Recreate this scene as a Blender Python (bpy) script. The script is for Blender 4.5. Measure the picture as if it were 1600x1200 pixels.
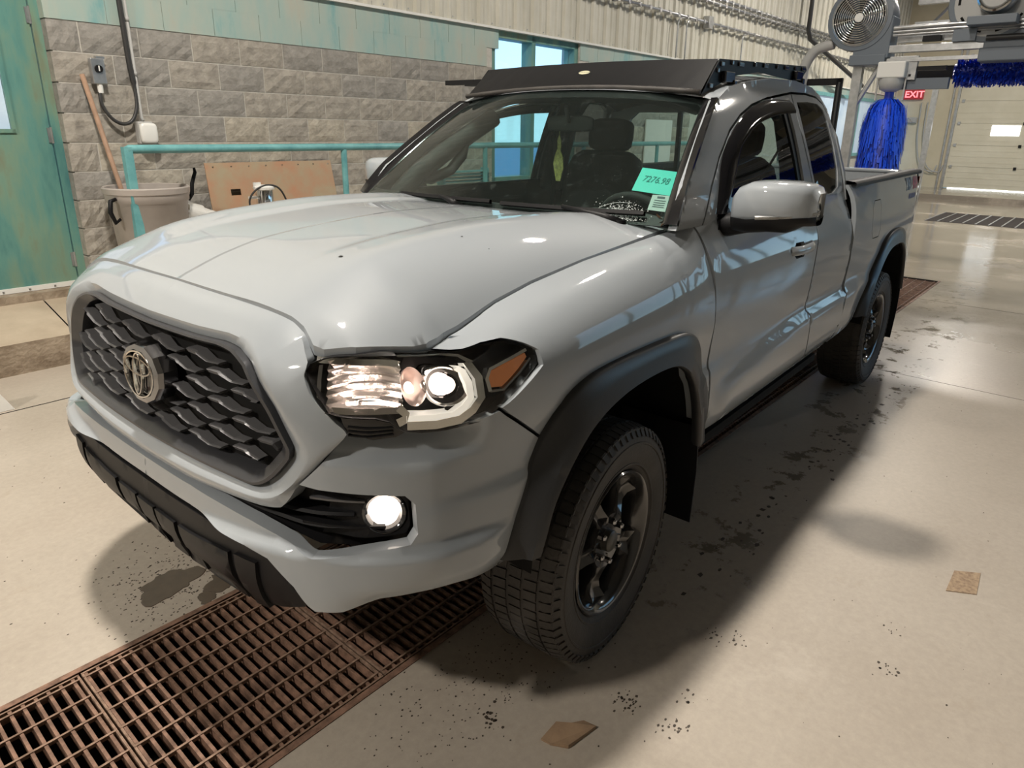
import bpy, bmesh, math, random, bisect
from mathutils import Vector, Matrix, noise
from mathutils.geometry import delaunay_2d_cdt
random.seed(7)
SC = bpy.context.scene
COL = SC.collection
for o in list(bpy.data.objects): bpy.data.objects.remove(o)

# ---------------------------------------------------------------- camera
CAM_POS = Vector((1.5930, 1.8529, 1.5976))
YAW, PITCH, ROLL, FOC, PCX, PCY = 3.8175, -0.3147, 0.0175, 1071.25, 819.9, 548.3
fw = Vector((math.cos(PITCH)*math.cos(YAW), math.cos(PITCH)*math.sin(YAW), math.sin(PITCH)))
rt = fw.cross(Vector((0, 0, 1))).normalized(); up = rt.cross(fw)
r2 = math.cos(ROLL)*rt + math.sin(ROLL)*up; u2 = -math.sin(ROLL)*rt + math.cos(ROLL)*up
cd = bpy.data.cameras.new('camera'); cam = bpy.data.objects.new('camera', cd); COL.objects.link(cam)
cam.matrix_world = Matrix(((r2.x, u2.x, -fw.x, CAM_POS.x), (r2.y, u2.y, -fw.y, CAM_POS.y), (r2.z, u2.z, -fw.z, CAM_POS.z), (0, 0, 0, 1)))
cd.sensor_width = 36; cd.lens = FOC*36/1600; cd.shift_x = -(PCX-800)/1600; cd.shift_y = (PCY-600)/1600
cd.clip_start = .05; cd.clip_end = 200
SC.camera = cam

# ---------------------------------------------------------------- light
SC.view_settings.view_transform = 'Standard'; SC.view_settings.look = 'None'
SC.view_settings.exposure = 0.0; SC.view_settings.gamma = 1.0
try: SC.view_settings.use_curve_mapping = False
except Exception: pass
wd = bpy.data.worlds.new('world'); SC.world = wd; wd.use_nodes = True
nt = wd.node_tree; nt.nodes.clear()
tc = nt.nodes.new('ShaderNodeTexCoord'); sp = nt.nodes.new('ShaderNodeSeparateXYZ'); nt.links.new(tc.outputs['Generated'], sp.inputs[0])
rp = nt.nodes.new('ShaderNodeValToRGB'); nt.links.new(sp.outputs['Z'], rp.inputs[0])
rp.color_ramp.elements[0].position = 0.0; rp.color_ramp.elements[0].color = (.42, .66, .80, 1)
rp.color_ramp.elements[1].position = .45; rp.color_ramp.elements[1].color = (.10, .30, .62, 1)
bg = nt.nodes.new('ShaderNodeBackground'); nt.links.new(rp.outputs[0], bg.inputs[0]); bg.inputs[1].default_value = 2.4
wo = nt.nodes.new('ShaderNodeOutputWorld'); nt.links.new(bg.outputs[0], wo.inputs[0])

WYAW = -0.02605                      # the hall is turned by a degree and a half against the truck
CW, SW = math.cos(WYAW), math.sin(WYAW)
def W(a, n, z): return Vector((a*CW - n*SW, a*SW + n*CW, z))     # hall coordinates: a along the block wall, n across the hall
LAMPS = [(.62, -.42, 5.6, 355), (-4.8, -.5, 5.6, 110), (-10.5, -.5, 5.6, 250), (-16.5, -.5, 5.6, 380), (5.6, -.6, 5.2, 400), (-12.5, 3.6, 5.6, 110)]
for i, (x, y, z, pw) in enumerate(LAMPS):
    ld = bpy.data.lights.new('hall_lamp', 'AREA'); ld.shape = 'DISK'; ld.size = .42; ld.energy = pw; ld.color = (1, .922, .82)
    lo = bpy.data.objects.new('hall_lamp', ld); COL.objects.link(lo); lo.location = W(x, y, z)

# ---------------------------------------------------------------- materials
def newmat(name):
    m = bpy.data.materials.new(name); m.use_nodes = True
    return m, m.node_tree, m.node_tree.nodes['Principled BSDF']
def mat(name, col, rough=.5, metal=0, coat=0, noise_amt=0, noise_scale=8, bump=0, bump_scale=60, spec=.5, col2=None, emis=None, es=0, rough2=None, coord='Object', bump_dist=.004):
    m, nt, b = newmat(name)
    b.inputs['Base Color'].default_value = (*col, 1); b.inputs['Roughness'].default_value = rough; b.inputs['Metallic'].default_value = metal
    b.inputs['Specular IOR Level'].default_value = spec
    if coat: b.inputs['Coat Weight'].default_value = coat; b.inputs['Coat Roughness'].default_value = .04
    if emis: b.inputs['Emission Color'].default_value = (*emis, 1); b.inputs['Emission Strength'].default_value = es
    N = nt.nodes; L = nt.links
    tc = N.new('ShaderNodeTexCoord') if coord != 'Position' else N.new('ShaderNodeNewGeometry')
    if noise_amt or col2:
        n = N.new('ShaderNodeTexNoise'); n.inputs['Scale'].default_value = noise_scale; n.inputs['Detail'].default_value = 6; n.inputs['Roughness'].default_value = .6
        L.new(tc.outputs[coord], n.inputs['Vector'])
        r = N.new('ShaderNodeValToRGB'); L.new(n.outputs['Fac'], r.inputs[0])
        c2 = col2 if col2 else tuple(c*(1-noise_amt) for c in col)
        r.color_ramp.elements[0].position = .35; r.color_ramp.elements[0].color = (*c2, 1)
        r.color_ramp.elements[1].position = .65; r.color_ramp.elements[1].color = (*col, 1)
        L.new(r.outputs[0], b.inputs['Base Color'])
        if rough2 is not None:
            mr = N.new('ShaderNodeMapRange'); L.new(n.outputs['Fac'], mr.inputs[0])
            mr.inputs[1].default_value = .35; mr.inputs[2].default_value = .65; mr.inputs[3].default_value = rough2; mr.inputs[4].default_value = rough
            L.new(mr.outputs[0], b.inputs['Roughness'])
    if bump:
        n2 = N.new('ShaderNodeTexNoise'); n2.inputs['Scale'].default_value = bump_scale; n2.inputs['Detail'].default_value = 5
        L.new(tc.outputs[coord], n2.inputs['Vector'])
        bp = N.new('ShaderNodeBump'); bp.inputs['Strength'].default_value = bump; bp.inputs['Distance'].default_value = bump_dist
        L.new(n2.outputs['Fac'], bp.inputs['Height']); L.new(bp.outputs[0], b.inputs['Normal'])
    return m
def glass_mat(name, tint, refl=.04, rough=0.0, speck=0):
    m, nt, b = newmat(name); N = nt.nodes; L = nt.links; N.remove(b)
    out = N['Material Output']
    tr = N.new('ShaderNodeBsdfTransparent'); tr.inputs[0].default_value = (*tint, 1)
    gl = N.new('ShaderNodeBsdfGlossy'); gl.inputs['Roughness'].default_value = rough; gl.inputs[0].default_value = (1, 1, 1, 1)
    ge = N.new('ShaderNodeNewGeometry'); dp = N.new('ShaderNodeVectorMath'); dp.operation = 'DOT_PRODUCT'; L.new(ge.outputs['Normal'], dp.inputs[0]); L.new(ge.outputs['Incoming'], dp.inputs[1])
    def mth(op, a, b=None):
        x = N.new('ShaderNodeMath'); x.operation = op
        for q, k in ((a, 0), (b, 1)):
            if q is None: continue
            if isinstance(q, (int, float)): x.inputs[k].default_value = q
            else: L.new(q, x.inputs[k])
        return x.outputs[0]
    fac = mth('ADD', mth('MULTIPLY', mth('POWER', mth('SUBTRACT', 1.0, mth('ABSOLUTE', dp.outputs['Value'])), 5.0), .90), refl)
    mx = N.new('ShaderNodeMixShader'); L.new(fac, mx.inputs[0]); L.new(tr.outputs[0], mx.inputs[1]); L.new(gl.outputs[0], mx.inputs[2])
    last = mx
    if speck:
        tc = N.new('ShaderNodeTexCoord'); n = N.new('ShaderNodeTexNoise'); n.inputs['Scale'].default_value = 26; n.inputs['Detail'].default_value = 9; n.inputs['Roughness'].default_value = .75
        L.new(tc.outputs['Object'], n.inputs['Vector'])
        r = N.new('ShaderNodeValToRGB'); r.color_ramp.elements[0].position = .56; r.color_ramp.elements[0].color = (.016, .016, .016, 1); r.color_ramp.elements[1].position = .8; r.color_ramp.elements[1].color = (speck+.04,)*3+(1,)  # low end paints an even haze over the glass; high end, specks
        L.new(n.outputs['Fac'], r.inputs[0])
        df = N.new('ShaderNodeBsdfDiffuse'); df.inputs[0].default_value = (.36, .47, .44, 1)
        m2 = N.new('ShaderNodeMixShader'); L.new(r.outputs[0], m2.inputs[0]); L.new(mx.outputs[0], m2.inputs[1]); L.new(df.outputs[0], m2.inputs[2]); last = m2
    L.new(last.outputs[0], out.inputs[0])
    return m
M = {}
M['paint'] = mat('cement_grey_paint', (.292, .318, .342), .50, 0, coat=1.0, spec=.25)
M['black_gloss'] = mat('black_gloss', (.012, .012, .013), .12, 0, coat=.6)
M['black_satin'] = mat('black_satin', (.008, .008, .009), .48, spec=.22)
M['black_matte'] = mat('black_matte', (.006, .006, .006), .85, spec=.2)
M['flare'] = mat('flare_plastic', (.022, .023, .025), .36, bump=.25, bump_scale=300, bump_dist=.001)
M['dark_grey'] = mat('dark_grey_plastic', (.075, .075, .08), .33, coat=.3)
M['grille_frame'] = mat('grille_frame_satin', (.05, .051, .056), .28, metal=.3)
M['grille_bar'] = mat('grille_bar_satin', (.13, .13, .135), .34, metal=.15, coat=.3)
M['chrome'] = mat('chrome', (.75, .75, .74), .10, 1)
M['dark_chrome'] = mat('dark_chrome', (.30, .30, .31), .16, 1)
M['rubber'] = mat('tyre_rubber', (.045, .040, .036), .62, noise_scale=7, bump=.3, bump_scale=90, col2=(.022, .020, .018))
M['interior'] = mat('interior_black', (.012, .013, .013), .75)
M['interior_grey'] = mat('interior_grey', (.085, .092, .090), .75)
M['fabric'] = mat('seat_fabric', (.016, .017, .018), .9, bump=.3, bump_scale=400)
M['windshield'] = glass_mat('windshield_glass', (.70, .83, .79), refl=.05, speck=.06)
M['side_glass'] = glass_mat('side_glass', (.62, .72, .70))
M['dark_glass'] = glass_mat('privacy_glass', (.22, .23, .23))
M['smoke'] = mat('smoked_acrylic', (.004, .004, .005), .05, spec=.45)
M['lens'] = glass_mat('lamp_lens', (.93, .93, .91))
M['amber'] = mat('amber_reflector', (.50, .17, .05), .25, coat=.6, emis=(.6, .2, .06), es=.12)
M['reflector'] = mat('lamp_reflector', (.85, .82, .80), .16, 1, bump=.4, bump_scale=30)
M['led'] = mat('led_light_guide', (.85, .83, .78), .3, emis=(1, .93, .82), es=.55)
M['lamp_lit'] = mat('lit_projector', (1, 1, 1), .3, emis=(1, .78, .66), es=3.2)
M['fog_lit'] = mat('lit_fog_lamp', (1, 1, 1), .3, emis=(1, .84, .70), es=5)
M['lamp_glow'] = mat('lit_reflector_bowl', (.45, .38, .35), .3, .8, emis=(1, .74, .64), es=.10)
M['mirror_glass'] = mat('mirror_glass', (.8, .82, .84), .03, 1)
M['red_lens'] = mat('tail_lamp_red', (.45, .02, .03), .15, coat=.6)
M['white_paint'] = mat('white_paint', (.75, .75, .72), .35)
M['rim'] = mat('gloss_black_wheel', (.014, .013, .013), .16, coat=.9)
M['hub'] = mat('wheel_hub_cap', (.06, .058, .052), .4)

# ---------------------------------------------------------------- helpers
def obj(name, verts, faces, m, parent=None, smooth=False, loc=None):
    me = bpy.data.meshes.new(name); me.from_pydata([tuple(v) for v in verts], [], faces); me.validate()
    if m: me.materials.append(M[m] if isinstance(m, str) else m)
    if smooth: me.polygons.foreach_set('use_smooth', [True]*len(me.polygons))
    me.update()
    o = bpy.data.objects.new(name, me); COL.objects.link(o)
    if parent: o.parent = parent
    if loc: o.location = loc
    return o
def empty(name, loc=(0, 0, 0), rz=0, label=None, cat=None, group=None):
    o = bpy.data.objects.new(name, None); COL.objects.link(o); o.location = loc; o.rotation_euler = (0, 0, rz); o.empty_display_size = .1
    if label: o['label'] = label
    if cat: o['category'] = cat
    if group: o['group'] = group
    return o
def tag(o, label=None, cat=None, group=None, kind=None):
    if label: o['label'] = label
    if cat: o['category'] = cat
    if group: o['group'] = group
    if kind: o['kind'] = kind
    return o
def struct(o): o['kind'] = 'structure'; return o
class MB:
    def __init__(s): s.v = []; s.f = []
    def add(s, v, f):
        k = len(s.v); s.v += [Vector(q) for q in v]; s.f += [tuple(i+k for i in g) for g in f]; return s
    def hexa(s, c):   # eight corners: bottom four counterclockwise, top four
        return s.add(c, [(0, 3, 2, 1), (4, 5, 6, 7), (0, 1, 5, 4), (1, 2, 6, 5), (2, 3, 7, 6), (3, 0, 4, 7)])
    def box(s, x0, x1, y0, y1, z0, z1, T=None):
        c = [(x0, y0, z0), (x1, y0, z0), (x1, y1, z0), (x0, y1, z0), (x0, y0, z1), (x1, y0, z1), (x1, y1, z1), (x0, y1, z1)]
        if T: c = [T(*q) for q in c]
        return s.hexa(c)
    def tube(s, pts, r, n=10, cap=True, closed=False):
        pts = [Vector(p) for p in pts]; N = len(pts)
        rs = r if isinstance(r, (list, tuple)) else [r]*N
        rings = []; prev = None
        for i, p in enumerate(pts):
            if closed: t = (pts[(i+1) % N]-pts[i-1]).normalized()
            else: t = (pts[min(i+1, N-1)]-pts[max(i-1, 0)]).normalized()
            if prev is None:
                a = Vector((0, 0, 1)) if abs(t.z) < .9 else Vector((1, 0, 0))
                u = t.cross(a).normalized()
            else: u = (prev - t*prev.dot(t)).normalized()
            prev = u; w = t.cross(u)
            rings.append([p+(u*math.cos(2*math.pi*k/n)+w*math.sin(2*math.pi*k/n))*rs[i] for k in range(n)])
        v = [q for rg in rings for q in rg]; f = []
        for i in range(N if closed else N-1):
            j = (i+1) % N
            for k in range(n): f.append((i*n+k, i*n+(k+1) % n, j*n+(k+1) % n, j*n+k))
        if cap and not closed: f.append(tuple(range(n))[::-1]); f.append(tuple((N-1)*n+k for k in range(n)))
        return s.add(v, f)
    def lathe(s, prof, n=32, T=None, a0=0, a1=2*math.pi):
        # profile of (radius, height) about z
        full = abs(a1-a0-2*math.pi) < 1e-6; m = n if full else n+1
        v = []; f = []
        for (r, h) in prof:
            for k in range(m):
                a = a0+(a1-a0)*k/n; q = (r*math.cos(a), r*math.sin(a), h); v.append(T(*q) if T else q)
        for i in range(len(prof)-1):
            for k in range(n):
                k2 = (k+1) % m; f.append((i*m+k, i*m+k2, (i+1)*m+k2, (i+1)*m+k))
        return s.add(v, f)
    def grid(s, rows, closed=False):
        n = len(rows[0]); v = [q for r in rows for q in r]; f = []
        for i in range(len(rows)-1):
            for k in range(n if closed else n-1): f.append((i*n+k, i*n+(k+1) % n, (i+1)*n+(k+1) % n, (i+1)*n+k))
        return s.add(v, f)
    def mirror(s):   # add the other side
        k = len(s.v); s.v += [Vector((q[0], -q[1], q[2])) for q in s.v]; s.f += [tuple(i+k for i in reversed(g)) for g in s.f]; return s
    def mirrored(s):
        r = MB(); r.v = [Vector((q[0], -q[1], q[2])) for q in s.v]; r.f = [tuple(reversed(g)) for g in s.f]; return r
    def build(s, name, m, parent=None, smooth=False, loc=None, sub=0, bevel=0, auto=None):
        o = obj(name, s.v, s.f, m, parent, smooth, loc)
        if bevel:
            b = o.modifiers.new('b', 'BEVEL'); b.width = bevel; b.segments = 2; b.limit_method = 'ANGLE'; b.angle_limit = .6; b.harden_normals = False
        if sub:
            q = o.modifiers.new('s', 'SUBSURF'); q.levels = sub; q.render_levels = sub
        if auto is not None: sharp(o, auto)
        return o
def sharp(o, deg=35):
    me = o.data; me.polygons.foreach_set('use_smooth', [True]*len(me.polygons))
    bm = bmesh.new(); bm.from_mesh(me)
    bmesh.ops.remove_doubles(bm, verts=bm.verts, dist=1e-5)
    bmesh.ops.recalc_face_normals(bm, faces=bm.faces)
    for e in bm.edges:
        if len(e.link_faces) == 2 and e.calc_face_angle(0) > math.radians(deg): e.smooth = False
    bm.to_mesh(me); bm.free()
    return o
def dup(o, parent=None, loc=None):
    c = o.copy(); COL.objects.link(c)
    if parent is not None: c.parent = parent
    if loc is not None: c.location = loc
    for ch in list(o.children):
        dup(ch, c)
    return c
def crv(P, n=6, closed=False):
    P = [Vector(p) for p in P]; N = len(P); o = []
    rng = range(N) if closed else range(N-1)
    for i in rng:
        a = P[i-1] if (i > 0 or closed) else P[0]*2-P[1]
        b = P[i]; c = P[(i+1) % N]
        d = P[(i+2) % N] if (i+2 < N or closed) else P[-1]*2-P[-2]
        for k in range(n):
            t = k/n; o.append(.5*((2*b)+(-a+c)*t+(2*a-5*b+4*c-d)*t*t+(-a+3*b-3*c+d)*t**3))
    if not closed: o.append(P[-1])
    return o
def densify(P, step, closed=True):
    o = []
    n = len(P)
    for i in range(n if closed else n-1):
        a = P[i]; b = P[(i+1) % n]; d = math.dist(a, b); k = max(1, int(math.ceil(d/step)))
        for j in range(k): o.append((a[0]+(b[0]-a[0])*j/k, a[1]+(b[1]-a[1])*j/k))
    return o
def inside(x, y, P):
    c = False; j = len(P)-1
    for i in range(len(P)):
        if (P[i][1] > y) != (P[j][1] > y) and x < (P[j][0]-P[i][0])*(y-P[i][1])/(P[j][1]-P[i][1])+P[i][0]: c = not c
        j = i
    return c
def panel_mb(loops, fn, step, thick, rim=0.0, flip=False):
    """A skin cut along 2D outlines (first the outline, then holes) and laid on the surface fn(a, b, depth)."""
    loops = [densify(L, step*.6) for L in loops]
    vs = []; es = []
    for L in loops:
        k = len(vs); vs += [Vector(p) for p in L]; es += [(k+i, k+(i+1) % len(L)) for i in range(len(L))]
    x0 = min(p[0] for p in loops[0]); x1 = max(p[0] for p in loops[0]); y0 = min(p[1] for p in loops[0]); y1 = max(p[1] for p in loops[0])
    nb = len(vs)
    i = 0; y = y0+step*.5
    while y < y1:
        x = x0+step*(.5 if i % 2 else .75)
        while x < x1:
            if sum(inside(x, y, L) for L in loops) % 2 == 1:
                if min((x-v.x)**2+(y-v.y)**2 for v in vs[:nb]) > (step*.45)**2: vs.append(Vector((x, y)))
            x += step
        y += step*.87; i += 1
    V, E, F, ov, oe, of = delaunay_2d_cdt(vs, es, [], 0, 1e-6)
    tris = []
    for f in F:
        cx = sum(V[q].x for q in f)/3; cy = sum(V[q].y for q in f)/3
        if sum(inside(cx, cy, L) for L in loops) % 2 == 1: tris.append(tuple(f) if not flip else tuple(reversed(f)))
    top = [Vector(fn(v.x, v.y, 0)) for v in V]
    mb = MB(); mb.v = list(top); mb.f = list(tris)
    # boundary skirts
    cnt = {}
    for t in tris:
        for k in range(3):
            e = (t[k], t[(k+1) % 3]); cnt[e] = cnt.get(e, 0)+1
    bd = [e for e in cnt if (e[1], e[0]) not in cnt]
    n0 = {}; 
    for a, b in bd:
        for q in (a, b):
            if q not in n0:
                n0[q] = len(mb.v); mb.v.append(top[q].copy())
                mb.v.append(Vector(fn(V[q].x, V[q].y, -thick)))
    for a, b in bd: mb.f.append((n0[b], n0[a], n0[a]+1, n0[b]+1))
    mb.ntop = len(tris)
    return mb
def panel(name, loops, fn, m, parent, step=.04, thick=.02, flip=False, both=False, single_mirror=False, label=None):
    mb = panel_mb(loops, fn, step, thick, flip=flip)
    if single_mirror: mb.mirror()
    def fin(b):
        o = b.build(name, m, parent, smooth=False)
        k = mb.ntop*(1); me = o.data
        sm = [len(p.vertices) == 3 for p in me.polygons]; me.polygons.foreach_set('use_smooth', sm)
        if label: o['label'] = label
        return o
    if single_mirror:
        o = fin(mb); bm = bmesh.new(); bm.from_mesh(o.data)
        ce = [v for v in bm.verts if abs(v.co.y) < 1e-4]
        bmesh.ops.remove_doubles(bm, verts=ce, dist=1e-4); bm.to_mesh(o.data); bm.free(); return o
    r = [fin(mb)]
    if both: r.append(fin(mb.mirrored()))
    return r
def interp(x, T):
    if x <= T[0][0]: return T[0][1]
    for i in range(1, len(T)):
        if x <= T[i][0]:
            a, b = T[i-1], T[i]
            return a[1] + (b[1]-a[1])*(x-a[0])/(b[0]-a[0])
    return T[-1][1]
def sinterp(x, T):
    # smooth (monotone cubic) interpolation
    if x <= T[0][0]: return T[0][1]
    if x >= T[-1][0]: return T[-1][1]
    n = len(T)
    for i in range(1, n):
        if x <= T[i][0]: break
    def sl(k): return (T[k+1][1]-T[k][1])/(T[k+1][0]-T[k][0])
    def tan(k):
        if k == 0: return sl(0)
        if k == n-1: return sl(n-2)
        a, b = sl(k-1), sl(k)
        return 0.0 if a*b <= 0 else 2*a*b/(a+b)
    h = T[i][0]-T[i-1][0]; t = (x-T[i-1][0])/h
    m0, m1 = tan(i-1)*h, tan(i)*h; y0, y1 = T[i-1][1], T[i][1]
    return (2*t**3-3*t*t+1)*y0+(t**3-2*t*t+t)*m0+(-2*t**3+3*t*t)*y1+(t**3-t*t)*m1
# plan outline of the body at its widest level: (y, x) from the nose centre round the corner and back
PLAN_K = [(0,.930),(.15,.930),(.3,.928),(.45,.920),(.55,.907),(.64,.882),(.72,.838),(.79,.765),(.845,.66),(.877,.53),(.893,.38),
          (.902,.1),(.905,-.3),(.905,-.9),(.905,-1.6),(.905,-2.4),(.905,-3.2),(.90,-3.8),(.893,-4.15),(.885,-4.30)]
def _cr(P, n):
    P = [(2*P[0][0]-P[1][0]+2*(P[1][0]-P[0][0])*0-0, P[1][1])] + list(P) + [(2*P[-1][0]-P[-2][0], 2*P[-1][1]-P[-2][1])]
    P[0] = (-P[2][0], P[2][1])
    o = []
    for i in range(1, len(P)-2):
        a, b, c, d = P[i-1:i+3]
        for j in range(n):
            t = j/n
            o.append(tuple(.5*(2*b[k]+(-a[k]+c[k])*t+(2*a[k]-5*b[k]+4*c[k]-d[k])*t*t+(-a[k]+3*b[k]-3*c[k]+d[k])*t**3) for k in (0, 1)))
    o.append(P[-2])
    return o
PL = _cr(PLAN_K, 16)
SL = [0.0]
for i in range(1, len(PL)): SL.append(SL[-1]+math.dist(PL[i], PL[i-1]))
SMAP = [(0,0),(.2,.215),(.4,.450),(.55,.612),(.65,.712),(.75,.806),(.85,.902),(.95,1.0),(1.05,1.104),(1.15,1.214),(1.24,1.309),(9.24,9.309)]
DMAP = [(0,0),(.2,.008),(.4,.029),(.55,.040),(.65,.039),(.75,.033),(.85,.027),(.95,.020),(1.05,.012),(1.15,.005),(1.24,.001),(1.4,0)]
def plan(s):
    sg = 1
    if s < 0: s, sg = -s, -1
    s = sinterp(s, SMAP)
    i = min(max(bisect.bisect_right(SL, s), 1), len(SL)-1)
    t = (s-SL[i-1])/(SL[i]-SL[i-1])
    a, b = PL[i-1], PL[i]
    y = a[0]+(b[0]-a[0])*t; x = a[1]+(b[1]-a[1])*t
    i0 = max(i-4, 0); i1 = min(i+3, len(PL)-1)
    if i-4 < 0:
        j = 4-i; ty, tx = PL[i1][0]+PL[min(j,7)][0], PL[i1][1]-PL[min(j,7)][1]
    else: ty, tx = PL[i1][0]-PL[i0][0], PL[i1][1]-PL[i0][1]
    l = math.hypot(tx, ty); nx, ny = ty/l, -tx/l
    return x, y*sg, nx, ny*sg
def s_of_x(x):   # side of the body
    lo, hi = 1.0, SL[-1]-.07
    for _ in range(40):
        m = (lo+hi)/2
        if plan(m)[0] > x: lo = m
        else: hi = m
    return lo
FRONT = [(.34,-.12),(.42,-.09),(.48,-.05),(.54,-.01),(.60,.0),(.70,-.005),(.80,-.02),(.95,-.035),(1.05,-.045),(1.10,-.062),(1.12,-.078),(1.16,-.12),(1.19,-.15),(1.21,-.18)]
SIDE = [(.34,-.10),(.42,-.07),(.48,-.04),(.54,-.012),(.60,.0),(.70,.004),(.76,.002),(.79,-.010),(.95,-.004)]
TOPY = [(-4.3,.862),(-2.9,.862),(-2.417,.832),(-2.413,.815),(-.75,.815),(-.60,.80),(-.45,.735),(-.1,.715),(.3,.715),(.55,.745),(.9,.72)]
TOPZ = [(-4.3,1.345),(-2.417,1.335),(-2.413,1.30),(-.75,1.295),(-.60,1.288),(-.45,1.255),(-.1,1.222),(.15,1.193),(.3,1.165),(.45,1.13),(.55,1.11),(.7,1.10),(.9,1.10)]
def smooth(a, b, x):
    t = min(max((x-a)/(b-a), 0), 1); return t*t*(3-2*t)
def B(s, p, off=0.0):
    x, y, nx, ny = plan(s)
    a = abs(s)
    p = p+sinterp(a, DMAP)*interp(p, [(.42,1.9),(.54,1.6),(.66,1.2),(.8,1),(.95,.85),(1.08,.7),(1.2,.4)]); sg = 1 if s >= 0 else -1
    w = smooth(.80, 1.15, a)
    of = sinterp(p, FRONT)+off
    kf = 1-.90*smooth(.76, .90, a)
    fx, fy, fz = x+nx*of, y+ny*of, (p if p < 1.125 else 1.125+(p-1.125)*kf)
    if w <= 0: return (fx, fy, fz)
    if p <= .95:
        os_ = sinterp(p, SIDE)+off; sx, sy, sz = x+nx*os_, y+ny*os_, p
    else:
        q = min((p-.95)/.30, 1.0)
        tz = interp(x, TOPZ); ty = interp(x, TOPY)
        k = smooth(-.75, -.35, x)                 # 1 on the fender, 0 on door and bed
        kb = 1-smooth(-2.417, -2.413, x)
        A = 1.0*(1-k)+2.1*k; Bp = (1.9*(1-k)+2.3*k)*(1-kb)+5*kb
        zz = .95+(tz-.95)*(1-(1-q)**A if q < 1 else 1)
        y0 = abs(y)-.004
        yy = y0-(y0-ty)*(q**Bp)
        sx, sy, sz = x+nx*0, sg*(yy+off*.8), zz+off*.5*k*q
        if nx > .05: sx = x+nx*(-.004-(y0-ty)*(q**Bp)*.5)
    return (fx+(sx-fx)*w, fy+(sy-fy)*w, fz+(sz-fz)*w)
# hood height over (x, y)
HZ0 = [(-.62,1.295),(-.45,1.305),(-.3,1.318),(0,1.325),(.3,1.310),(.5,1.285),(.62,1.255),(.70,1.228),(.765,1.202),(.80,1.185),(.85,1.155)]
def hood_edge_y(x): return interp(x, [(-.62,.75),(-.53,.75),(-.45,.735),(-.1,.716),(.3,.716),(.45,.729),(.50,.733),(.53,.745),(.57,.757),(.608,.752),(.658,.736),(.70,.716),(.73,.700),(.785,.645),(.80,.628),(.85,.60)])
HZE = [(-.62,1.285),(-.45,1.262),(-.1,1.222),(.15,1.193),(.3,1.165),(.40,1.141),(.45,1.130),(.50,1.124),(.57,1.120),(.61,1.121),(.66,1.130),(.70,1.136),(.73,1.136),(.785,1.125),(.80,1.115),(.85,1.08)]
def hood(x, y):
    a = abs(y)
    zc = sinterp(x, HZ0); ze = interp(x, HZE); e = hood_edge_y(x)
    t = min(a/e, 1.05)
    n = 6.5
    ridge = .016*math.exp(-((a-.50)/.10)**2)*(1-smooth(.45,.74,x))
    step = -.008*(1-smooth(.31,.36,a))*(1-smooth(.30,.68,x))
    return zc-(zc-ze)*t**n+ridge*(1-smooth(.85,1,t))+step
def cab_y(x, z):
    t = min(max((z-1.28)/.46, 0), 1.1)
    return .818-.155*t**1.3
# ================================================================ the truck
truck = empty('pickup_truck', (0, 0, 0), 0, 'cement grey pickup truck with headlights on and black roof rack, parked over the floor grating', 'truck')
def Bf(ofn=None, base=0.0):
    if ofn is None: return lambda s, p, d: B(s, p, base+d)
    return lambda s, p, d: B(s, p, base+ofn(s, p)+d)
def ccw(P):
    A = sum(P[i][0]*P[(i+1) % len(P)][1]-P[(i+1) % len(P)][0]*P[i][1] for i in range(len(P)))
    return P if A > 0 else P[::-1]
def X2(P): return [(s_of_x(x), p) for x, p in P]
# --- dark shell behind the shut lines
FL_OUT = [(.470,.560),(.455,.60),(.412,.70),(.345,.83),(.275,.92),(.19,.965),(.05,.985),(-.28,.985),(-.43,.965),(-.535,.90),(-.60,.78),(-.645,.66),(-.665,.53)]
FL_IN = [(.392,.562),(.375,.60),(.32,.71),(.18,.835),(0,.893),(-.23,.90),(-.35,.868),(-.44,.79),(-.50,.66),(-.525,.53)]
def rear_shift(P, front):
    return [(x-3.20, z+.03 if z > .6 else z) for x, z in P]
ARCH_F = [(.40,.50),(.387,.60),(.335,.75),(.20,.875),(.02,.925),(-.25,.93),(-.375,.90),(-.475,.82),(-.545,.66),(-.58,.50)]
ARCH_R = rear_shift(ARCH_F, False)
shell = X2([(.39,.50)]+ARCH_F[1:-1]+[(-.59,.50),(-2.80,.52)]+ARCH_R[1:-1]+[(-3.80,.56),(-4.22,.62),(-4.22,1.25),(-2.45,1.25)])+X2([(-.55,1.25),(.2,1.22)])+[(.98,1.06),(.98,.93),(1.15,.86),(1.16,.56)]
panel('inner_shell', [shell], Bf(base=-.030), 'black_matte', truck, step=.09, thick=.01, both=True)

# --- front fenders
fender = X2([(.49,1.25),(.43,1.25),(.30,1.25),(-.1,1.25),(-.40,1.25),(-.615,1.25),(-.630,1.16),(-.662,1.04),(-.668,.93),(-.655,.78),(-.675,.62),(-.700,.50),(-.60,.50)]) \
    + X2([(x, z) for x, z in reversed(ARCH_F[:-1]) if z > .70]) + [(1.232,.79),(1.240,.845),(1.095,.963),(1.115,.972),(1.226,1.024),(1.225,1.062),(1.179,1.112),(1.148,1.145),(1.10,1.164),(1.05,1.163),(1.02,1.171),(.992,1.181),(1.02,1.212)]
def fend_off(s, p):
    x = plan(s)[0]
    # swage over the arch, blistered towards the flare
    return .022*math.exp(-((x+.05)/.55)**4)*smooth(.80,.98,p)*(1-smooth(1.0,1.14,p))*(1 if x < .45 else max(0, 1-(x-.45)/.1))
panel('front_fender', [fender], Bf(fend_off), 'paint', truck, step=.028, thick=.022, both=True)

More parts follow.
